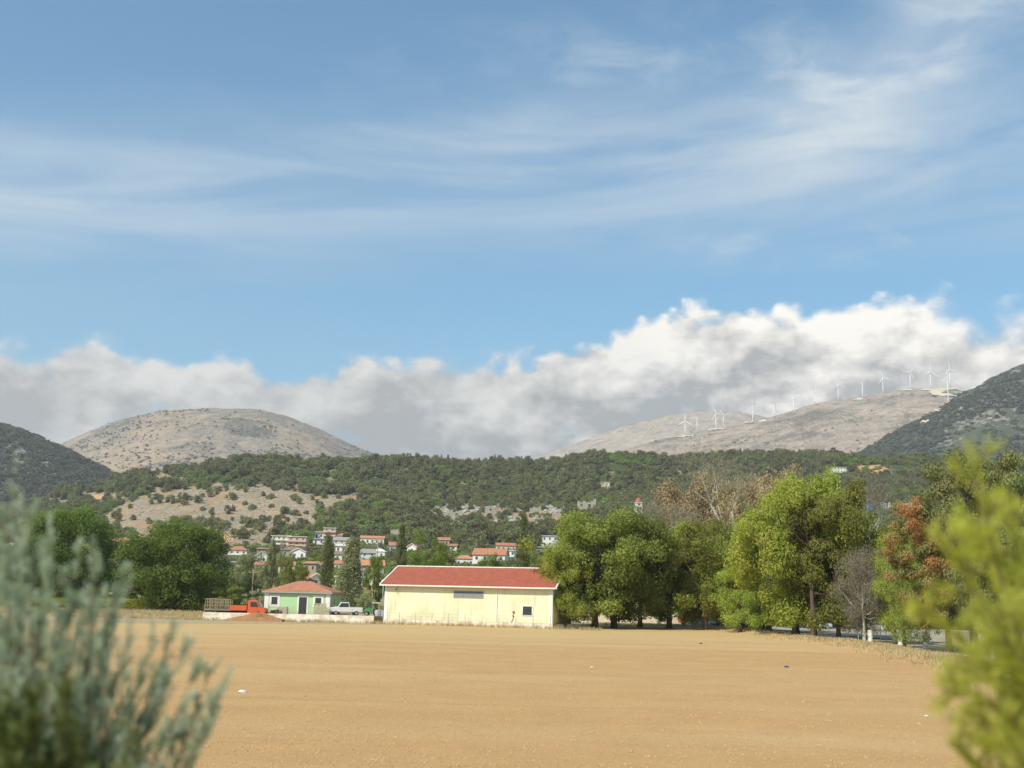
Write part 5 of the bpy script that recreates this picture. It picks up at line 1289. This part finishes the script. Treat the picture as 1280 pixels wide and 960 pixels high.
Zg = H(X, Y); px, pr = project(X, Y, Zg)
ba = mask(px, pr, BARE) | mask(px, pr, BRIGHT, 3)
grow = fbm(X / 45, Y / 45, 4, 71)
valley = Y < 640
light = (fbm(X / 60, Y / 60, 3, 88) > 0.18) | ((px > 395) & (px < 500) & (pr > 632) & (pr < 672))
keep = np.where(ba, rng.uniform(0, 1, Np) < np.where(px < 480, 0.11, 0.42), np.where(valley, rng.uniform(0, 1, Np) < np.where(px < 480, 0.72, 0.8), grow > -0.42))
# fewer below the bare slope, so that it shows
sc = rng.uniform(0.65, 1.2, Np) * np.where(ba, 0.72, 1.0) * np.where(valley, 0.85, 1.0) * np.where(grow < -0.2, 0.8, 1)
idx = rng.choice([0, 1, 2], Np); idx = np.where(light & (rng.uniform(0, 1, Np) < 0.7), 3, idx)
idx = np.where(valley & (rng.uniform(0, 1, Np) < 0.62), rng.choice([3, 4, 4], Np), idx)
crest_cyp = (Y > 1120) & (px > 480) & (px < 700) & (rng.uniform(0, 1, Np) < 0.10)
idx = np.where(crest_cyp | (rng.uniform(0, 1, Np) < 0.012), 5, idx)
hh = np.array([8, 6.5, 9, 6, 6, 11])[idx] * sc; ww = np.array([9, 9, 8, 8, 7, 2.6])[idx] * sc
tx, trow = project(X, Y, Zg + hh)
for (x0, y0, x1, y1, Yh) in RECT:
    hw = ww / Y * F / 2
    ov = (px + hw > x0 + 1) & (px - hw < x1 - 1) & (trow < y1 - (y1 - y0) * 0.42) & (pr > y0) & (Y < Yh + 9)
    keep &= ~ov
    d = np.hypot(X - (((x0 + x1) / 2 - 640) / F * Yh), Y - Yh); keep &= d > ((x1 - x0) * Yh / F * 0.55 + 1)
keep &= (np.abs(px - 640) < 860)
X, Y, Zg, px, pr, sc, idx, ba = [a[keep] for a in (X, Y, Zg, px, pr, sc, idx, ba)]
rz = rng.uniform(0, 6.28, len(X)); sq = rng.uniform(0.85, 1.2, len(X))
scl = np.stack([sc * sq, sc * sq, sc], 1)
# the 290 that show largest are trees of their own, the far wood is one mass
size = sc * np.array([8, 7, 9, 6, 6, 8])[idx] / Y * ((px > -20) & (px < 1300))
order = np.argsort(-size); solo = order[:290]; rest = order[290:]
for k_ in solo:
    i = int(idx[k_]); name = ['oak_tree', 'evergreen_bush', 'oak_tree', 'bushy_tree', 'olive_tree', 'cypress_tree'][i]
    o = link(name, HT[i]); o.location = (X[k_], Y[k_], Zg[k_] - 0.15); o.scale = scl[k_]; o.rotation_euler = (0, 0, rz[k_])
    where = ('on bare rocky ground' if ba[k_] else 'in the village')
    side_ = 'left of the green house' if px[k_] < 330 else ('above the warehouse' if px[k_] < 700 else 'behind the roadside trees')
    tag(o, f'{HTL[i]} {where}, {side_}', 'bush' if i == 1 else 'tree', f'{HTL[i]}s {where}, {side_}')
class _P: pass
protos = []
for i, me in enumerate(HT):
    c_ = [o for o in COL.objects if o.data is me]
    protos.append(c_[0] if c_ else None)
base = next(p for p in protos if p); protos = [p or base for p in protos]
scatter('far_wood', np.stack([X, Y, Zg - .15], 1)[rest], scl[rest], rz[rest], idx[rest], protos, 'dense dark green wood covering the hill behind the village', 'wood')

# scrub on the far hills, and rocks on the bare slopes
def onhill(hn, n, seed, dens=lambda p, r, x, y: 1.0, frac=0.98):
    Xv, Yv, Zv = HILLS[hn]; rng = np.random.default_rng(seed); nv = int(np.argmax(Zv.mean(1)))
    i = rng.integers(1, max(3, int(190 * frac)), n); j = rng.integers(0, Xv.shape[1] - 1, n); a = rng.uniform(0, 1, (2, n))
    L = lambda A: A[i, j] * (1 - a[0]) * (1 - a[1]) + A[i, j + 1] * a[0] * (1 - a[1]) + A[i + 1, j] * (1 - a[0]) * a[1] + A[i + 1, j + 1] * a[0] * a[1]
    x, y, z = L(Xv), L(Yv), L(Zv); p, r = project(x, y, z); k = rng.uniform(0, 1, n) < dens(p, r, x, y)
    return np.stack([x, y, z], 1)[k]
low_me = hilltree('bush', 301, 'scrub', 130, 5, 8, 2.6, clumps=8)
nb = fbm
for hn, n, dn, s, lb in (
    ('dome_hill', 5200, lambda p, r, x, y: np.clip(0.12 + 0.9 * (fbm(x / 260, y / 260, 4, 5) > 0.12) + 0.3 * (r > 575), 0, 1) * (1 - 0.75 * ((p > 190) & (p < 330) & (r > 515) & (r < 560))), (0.35, 1.0), 'dark scrub dotting the bare dome shaped hill'),
    ('left_slope', 14000, lambda p, r, x, y: 0.35 + 0.65 * (fbm(x / 120, y / 120, 4, 6) > -0.3), (0.8, 1.5), 'dark scrub wood covering the slope on the left'),
    ('right_slope', 17000, lambda p, r, x, y: 0.12 + 0.88 * (fbm(x / 150, y / 150, 4, 7) > -0.22 + 0.0026 * (560 - r)), (0.7, 1.3), 'dark scrub wood covering the steep slope on the right'),
    ('turbine_ridge', 6500, lambda p, r, x, y: np.clip(0.03 + 0.8 * ((fbm(x / 220, y / 220, 4, 8) > 0.08) & (r > 520 + (1200 - p) * 0.03)), 0, 1), (0.5, 1.1), 'dark scrub patches on the ridge below the turbines')):
    Pt = onhill(hn, n, hash_ := len(hn) * 7, dn); r2 = np.random.default_rng(3); s_ = r2.uniform(*s, len(Pt))
    pro = link('evergreen_bush', low_me) if 'lowproto' not in globals() else lowproto
    if 'lowproto' not in globals():
        lowproto = pro; q = hit(150, 630); pro.location = q; tag(pro, 'small dark bush alone on the pale soil at the left edge of the wooded hill', 'bush')
    scatter(hn.replace('hill', '').replace('slope', '').replace('ridge', '').strip('_') + '_hill_scrub', Pt, np.stack([s_, s_, s_ * .8], 1), r2.uniform(0, 6.28, len(Pt)), np.zeros(len(Pt), int), [pro], lb, 'scrub')
rockm = mat('limestone_rock', (0.43, 0.40, 0.35), 0.9, 0.3, 1.0, bump=0.05, col2=(0.27, 0.25, 0.22))
def rock_mesh(name, seed, s=1.0):
    bm = bmesh.new(); bmesh.ops.create_icosphere(bm, subdivisions=2, radius=s)
    for v in bm.verts:
        n = mnoise.noise(v.co * 1.3 + Vector((seed, 0, 0))); v.co *= 1 + n * 0.7; v.co.z *= 0.62
        v.co.x += 0.12 * mnoise.noise(v.co * 4); v.co.z += 0.12 * mnoise.noise(v.co * 3.1)
    me = bpy.data.meshes.new(name); bm.to_mesh(me); bm.free(); me.materials.append(rockm); return me
rk = link('boulder', rock_mesh('boulder', 4)); rk.location = hit(545, 646); rk.scale = (2.6, 2, 2.6)
tag(rk, 'pale limestone boulder at the left end of the rocky strip above the village', 'boulder')
rng = np.random.default_rng(91); n = 60000
Y = rng.uniform(600, 1150, n); X = rng.uniform(-0.5, 0.42, n) * Y; Zg = H(X, Y); p_, r_ = project(X, Y, Zg)
k = mask(p_, r_, BARE) & ~mask(p_, r_, BRIGHT, 3) & ((fbm(X / 14, Y / 14, 4, 12) > 0.02))
k &= rng.uniform(0, 1, n) < np.where(p_ > 480, 0.75, 0.42)
big_ = np.where(p_ > 480, 1.7, 0.75)
P = np.stack([X, Y, Zg], 1)[k]; s_ = (rng.uniform(0.3, 1.3, n) ** 2 * big_)[k]
scatter('limestone_rocks', P, np.stack([s_ * 1.3, s_, s_], 1), rng.uniform(0, 6.28, len(P)), np.zeros(len(P), int), [rk], 'pale limestone rocks strewn over the bare slopes', 'rocks')
# ------------------------------------------------------------------ foreground bushes beside the road
glauc = leafmat('leaf_glaucous', (0.43, 0.53, 0.38), (0.56, 0.63, 0.50), (0.34, 0.41, 0.22), scale=6, trans=0.3, vary=0.05, tcol=(1.0, 1.1, .7))
glauc_in = leafmat('leaf_glaucous_inner', (0.13, 0.165, 0.05), (0.20, 0.225, 0.09), scale=6, trans=0.25, vary=0.05)
lime = leafmat('leaf_lime', (0.52, 0.54, 0.09), (0.62, 0.62, 0.16), (0.42, 0.44, 0.09), scale=5, trans=0.5, vary=0.05, tcol=(1.1, 1.15, .5))
stemm = mat('brown_stem', (.17, .11, .07), .9, .3, 20)
def bez(p0, p1, p2, t): return p0 * ((1 - t) ** 2) + p1 * (2 * t * (1 - t)) + p2 * (t * t)
def spray_bush(name, label, base, branches, mats, rng, leaf, n_per, side_len, width, side_n=16, inner=0.35):
    """branches: list of (tip, bow, weight). every branch carries side twigs with small narrow leaves"""
    t = thing(name, label, 'bush', base); mb = MB(); C, N, L2, D2 = [], [], [], []
    for tip, bow, wgt in branches:
        p0 = Vector((0, 0, 0)) + Vector(rng.normal(0, .08, 3)); p2 = tip - base; p1 = p0.lerp(p2, .5) + bow
        pts = [bez(p0, p1, p2, k / 9) for k in range(10)]
        ln = sum((b - a).length for a, b in zip(pts[:-1], pts[1:])); r = .006 + .004 * ln
        mb.tube(pts, [r * (1 - .9 * k / 9) for k in range(10)], 5)
        for j in range(int(side_n * wgt)):
            s = inner + (1 - inner) * rng.uniform(0, 1) ** .8; q = bez(p0, p1, p2, s); q2 = bez(p0, p1, p2, min(1, s + .03)); d = (q2 - q).normalized() if (q2 - q).length > 1e-6 else (p2 - p1).normalized()
            a = Vector(rng.normal(0, 1, 3)); a = (a - d * a.dot(d)).normalized(); sl_ = side_len * (1.15 - .75 * s) * rng.uniform(.5, 1.2)
            e = q + (d * 1.15 + a * .5).normalized() * sl_ + Vector((0, 0, .1 * sl_)); mb.tube([q, q.lerp(e, .5), e], [.003, .002, .001], 3)
            k = int(n_per * rng.uniform(.6, 1.3)); u = rng.uniform(0, 1, k)
            P = np.array(q)[None] + (np.array(e) - np.array(q))[None] * u[:, None]
            dv = np.array((e - q).normalized()); o = rng.normal(0, 1, (k, 3)); o -= (o @ dv)[:, None] * dv; o /= np.linalg.norm(o, axis=1)[:, None]
            ld = dv * .8 + o * .7; ld /= np.linalg.norm(ld, axis=1)[:, None]
            C.append(P); D2.append(ld)
    C = np.concatenate(C); Dv = np.concatenate(D2); n = len(C); l = leaf * rng.uniform(.6, 1.3, n)[:, None]
    A = rng.normal(0, 1, (n, 3)); B = np.cross(Dv, A); B /= np.linalg.norm(B, axis=1)[:, None]; w = width * rng.uniform(.7, 1.3, n)[:, None]
    V = np.stack([C, C + Dv * l * .45 + B * w, C + Dv * l, C + Dv * l * .45 - B * w], 1).reshape(-1, 3)
    mb.obj('stems', stemm, t)
    link('foliage', nmesh('foliage', V, np.arange(4 * n).reshape(-1, 4), [mats]), t); return t
rng = np.random.default_rng(8)
YB = 5.6
base = at(40, 1240, YB); base.z = gz_(base.x, YB)
br = []
tips = [(20, 588, 5.9), (38, 640, 5.4), (8, 650, 5.2), (62, 665, 5.8), (100, 676, 6.1), (128, 708, 5.6), (150, 742, 6.0), (168, 770, 5.3), (196, 792, 5.8), (228, 812, 5.5), (262, 842, 5.9), (232, 872, 5.2), (205, 850, 6.1), (178, 835, 5.7),
        (245, 930, 5.6), (283, 846, 5.6), (252, 826, 5.3), (214, 800, 5.7), (150, 720, 5.5), (118, 690, 5.4), (228, 905, 5.4), (270, 870, 5.8), (60, 720, 5.1), (30, 700, 6.2), (95, 742, 5.2), (-10, 720, 5.5), (-30, 620, 5.8)]
for px, r, y in tips: br.append((at(px, r, y), Vector((rng.uniform(-.12, .02), 0, rng.uniform(.05, .2))), 1.0))
for i in range(26):
    px = rng.uniform(-60, 130); r = rng.uniform(610 + max(0, px) * 1.0, 780); br.append((at(px, r, rng.uniform(5.2, 6.6)), Vector((-.05, 0, .1)), .38))
for i in range(84):
    px = rng.uniform(-140, 195); lo = 745 + max(0, px - 70) * 0.75; r = rng.uniform(lo, 985); y = rng.uniform(4.9, 6.5)
    br.append((at(px, r, y), Vector((rng.uniform(-.15, .05), 0, rng.uniform(.02, .18))), 1.0))
spray_bush('tamarisk_bush', 'grey green feathery bush filling the lower left corner, close to the camera', base, br, glauc, rng, .030, 74, .24, .0022, 42, .22)
br = []; base2 = at(60, 1300, 5.0); base2.z = gz_(base2.x, 5.0)
for i in range(60):
    px = rng.uniform(-120, 175); r = rng.uniform(830 + max(0, px - 60) * .6, 1040); br.append((at(px, r + 12, rng.uniform(4.5, 5.5)), Vector((0, 0, .1)), 1.0))
spray_bush('olive_shrub', 'dark olive green shrub at the very bottom left in front of the feathery bush', base2, br, glauc_in, rng, .040, 34, .26, .007, 26, .35)
# the lime green young pine on the right: several leafy leaders leaning up to the left
YR = 5.0; base = at(1322, 1230, YR); base.z = gz_(base.x, YR)
t = thing('pine_sapling', 'yellow green young pine close to the camera at the right edge', 'sapling', base)
mb = MB(); C, Dv = [], []
def tuft(a, b, n, spread=.5):
    a = np.array(a); b = np.array(b); d = b - a; ln = np.linalg.norm(d); d = d / (ln + 1e-9); u = rng.uniform(0, 1, n) ** .85
    P = a + (b - a) * u[:, None]; o = rng.normal(0, 1, (n, 3)); o -= (o @ d)[:, None] * d; o /= np.linalg.norm(o, axis=1)[:, None]
    l = d * .95 + o * spread; l /= np.linalg.norm(l, axis=1)[:, None]; C.append(P); Dv.append(l)
leaders = [((1338, 1000), (1262, 760), (1213, 560), 5.0, 1.0), ((1345, 960), (1290, 760), (1258, 640), 5.3, .8), ((1350, 940), (1330, 760), (1312, 622), 5.1, .8),
           ((1340, 930), (1260, 800), (1172, 668), 4.8, .9), ((1340, 990), (1250, 850), (1146, 757), 5.1, .9), ((1345, 1000), (1262, 900), (1180, 850), 5.0, .7), ((1350, 1090), (1262, 1000), (1196, 930), 5.2, .7),
           ((1345, 900), (1275, 740), (1205, 640), 5.4, 1.0), ((1350, 1040), (1300, 900), (1236, 790), 5.3, .8), ((1355, 1100), (1310, 1000), (1250, 905), 4.8, .6)]
for (a, m_, b, y, w8) in leaders:
    A_, M_2, B_ = [at(q[0], q[1], y) - base for q in (a, m_, b)]; M_2 = M_2 * 2 - (A_ + B_) * .5
    pts = [bez(A_, M_2, B_, k / 12) for k in range(13)]; mb.tube([Vector((0, 0, -.1))] + pts, [.018] + [.012 * (1 - k / 13.5) + .001 for k in range(13)], 6)
    for k in range(4, 12): tuft(pts[k], pts[k + 1], 60)
    for j in range(int(30 * w8)):
        s = rng.uniform(.12, .97); p = bez(A_, M_2, B_, s); d = (bez(A_, M_2, B_, min(1, s + .03)) - p).normalized()
        sd_ = Vector(rng.normal(0, 1, 3)); sd_.y *= .6; sd_ = (sd_ - d * sd_.dot(d)).normalized()
        ln = rng.uniform(.10, .30) * (1.12 - .75 * s); e = p + (d * .62 + sd_ * .8).normalized() * ln; mid_ = p.lerp(e, .5) + Vector((0, 0, -.008))
        mb.tube([p, mid_, e], [.004, .003, .0015], 3); tuft(p, mid_, int(80 * ln)); tuft(mid_, e, int(270 * ln))
        for q in range(2):
            p2 = p.lerp(e, rng.uniform(.3, .85)); e2 = p2 + ((e - p).normalized() + Vector(rng.normal(0, .4, 3))).normalized() * ln * .5; mb.tube([p2, e2], [.0025, .0012], 3); tuft(p2, e2, int(110 * ln))
mb.obj('stem', stemm, t, smooth=True)
C = np.concatenate(C); Dv = np.concatenate(Dv); n = len(C); l = .085 * rng.uniform(.6, 1.25, n)[:, None]
B = np.cross(Dv, rng.normal(0, 1, (n, 3))); B /= np.linalg.norm(B, axis=1)[:, None]; w = .0018
V = np.stack([C, C + Dv * l * .5 + B * w, C + Dv * l, C + Dv * l * .5 - B * w], 1).reshape(-1, 3)
link('needles', nmesh('needles', V, np.arange(4 * n).reshape(-1, 4), [lime]), t)

# ------------------------------------------------------------------ litter, clods, dry weeds
litter = mat('white_litter', (.78, .78, .76), .6, .1, 4)
def crumple(name, label, px, row, size, seed, m_, cat='litter'):
    p = hit(px, row, 15); bm = bmesh.new(); bmesh.ops.create_icosphere(bm, subdivisions=2, radius=size / 2)
    for v in bm.verts: v.co *= 1 + .5 * mnoise.noise(v.co / size * 5 + Vector((seed, 0, 0))); v.co.z *= .4
    me = bpy.data.meshes.new(name); bm.to_mesh(me); bm.free(); me.materials.append(m_); o = link(name, me); o.location = p + Vector((0, 0, size * .12)); tag(o, label, cat)
crumple('plastic_bag', 'long white scrap lying in the field near the left bush', 303, 869, .34, 1, litter)
crumple('plastic_bag', 'white bag on the verge at the right edge behind the sapling', 1264, 851, .55, 2, litter)
crumple('plastic_bag', 'white scrap on the stony verge under the tall dark pine', 1208, 822, .5, 3, litter)
crumple('plastic_bag', 'tiny white scrap in the lower right of the field', 1158, 897, .16, 4, litter)
crumple('dark_scrap', 'small dark blue scrap in the far middle of the field', 876, 805, .3, 5, mat('dark_scrap', (.05, .07, .12), .7), 'scrap')
crumple('dark_scrap', 'dark flat scrap in the field below the grey leafless tree', 983, 835, .3, 6, bpy.data.materials['dark_scrap'], 'scrap')
crumple('plastic_bag', 'small pale scrap in the left middle of the field', 740, 835, .2, 7, litter)
dry = leafmat('dry_grass', (.60, .48, .26), (.50, .39, .20), (.32, .31, .13), scale=.6, trans=.25, vary=.05, tcol=(1, 1, .7))
rng = np.random.default_rng(66)
def tufts(X, Y, Z, n, h, spread):
    k = len(X); i = np.repeat(np.arange(k), n); m_ = len(i)
    P = np.stack([X[i] + rng.normal(0, spread, m_), Y[i] + rng.normal(0, spread, m_), Z[i] - .02], 1); hh_ = h * rng.uniform(.4, 1.2, m_)
    T = np.stack([rng.normal(0, .35, m_), rng.normal(0, .35, m_), np.ones(m_)], 1) * hh_[:, None]; a = rng.uniform(0, 6.28, m_)
    w = np.stack([np.cos(a), np.sin(a), a * 0], 1) * (.018 + .03 * rng.uniform(0, 1, m_))[:, None]
    V = np.stack([P - w, P + w, P + T + w * .2, P + T - w * .2], 1).reshape(-1, 3); return V, np.arange(4 * m_).reshape(-1, 4)
parts_ = []
# along the walls, the plinth and the verge
x = rng.uniform(-60, 12, 900); y = 149.5 - np.abs(rng.normal(0, .8, 900)); y = np.where(x > wl.x, 149.3 + (x - wl.x) * math.tan(ang) - np.abs(rng.normal(0, .6, 900)), y)
parts_.append(tufts(x[:420], y[:420], H(x[:420], y[:420]), 12, .42, .22))
n = 2200; k = rng.integers(0, len(EP) - 1, n); tt = rng.uniform(0, 1, n); ex = np.array([p.x for p in EP]); ey = np.array([p.y for p in EP])
x = ex[k] + (ex[k + 1] - ex[k]) * tt + rng.normal(.6, 1.5, n); y = ey[k] + (ey[k + 1] - ey[k]) * tt + rng.normal(.6, 1.5, n); parts_.append(tufts(x, y, H(x, y), 12, .24, .3))
x = rng.uniform(-110, -42, 2600); y = 176 + rng.normal(0, 9, 2600); parts_.append(tufts(x, y, H(x, y), 14, .5, .4))
V = np.concatenate([p[0] for p in parts_]); Fq = np.arange(len(V)).reshape(-1, 4)
o = link('dry_grass', nmesh('dry_grass', V, Fq, [dry])); tag(o, 'dry straw coloured grass along the walls and field edges', 'grass'); o['kind'] = 'stuff'
# clods and straw lying on the ploughed field
n = 26000; y = 24 * (150 / 24) ** rng.uniform(0, 1, n) ; u = rng.uniform(-.52, .52, n); x = u * y
ok = bank(x, y) < 0; x, y = x[ok], y[ok]; z = H(x, y); k = len(x)
s = rng.uniform(.015, .045, k) * (1 + .5 * (rng.uniform(0, 1, k) > .96))
oct_ = np.array([(1, 0, 0), (0, 1, 0), (-1, 0, 0), (0, -1, 0), (0, 0, .7), (0, 0, -.4)], float)
a = rng.uniform(0, 6.28, k); ca, sa = np.cos(a), np.sin(a)
Vo = oct_[None] * (s[:, None, None] * rng.uniform(.6, 1.4, (k, 6, 1))); Vx = Vo[..., 0] * ca[:, None] - Vo[..., 1] * sa[:, None]; Vy = Vo[..., 0] * sa[:, None] + Vo[..., 1] * ca[:, None]
V = np.stack([Vx + x[:, None], Vy + y[:, None], Vo[..., 2] + z[:, None] + .005], -1).reshape(-1, 3)
f0 = np.array([(0, 1, 4), (1, 2, 4), (2, 3, 4), (3, 0, 4), (1, 0, 5), (2, 1, 5), (3, 2, 5), (0, 3, 5)]); Ft = (f0[None] + 6 * np.arange(k)[:, None, None]).reshape(-1, 3)
o = link('clods', nmesh('clods', V, Ft, [mat('clod_earth', (.44, .27, .12), .95, .3, .7, col2=(.50, .33, .16))])); tag(o, 'small clods of earth strewn over the ploughed field', 'clods'); o['kind'] = 'stuff'
n = 18000; y = 24 * (140 / 24) ** rng.uniform(0, 1, n); x = rng.uniform(-.52, .52, n) * y; ok = (bank(x, y) < 0) & (fbm(x / 12, y / 3, 3, 61) > -.05); x, y = x[ok], y[ok]; k = len(x)
C = np.stack([x, y, H(x, y) + .03], 1); V, Fq = leaf_quads(C, np.tile([0, -.25, 1.0], (k, 1)), .05, .012, rng, .3)
o = link('straw', nmesh('straw', V, Fq, [mat('straw_bits', (.62, .48, .26), .8, .2, 1)])); tag(o, 'pale straw bits lying on the ploughed field', 'straw'); o['kind'] = 'stuff'
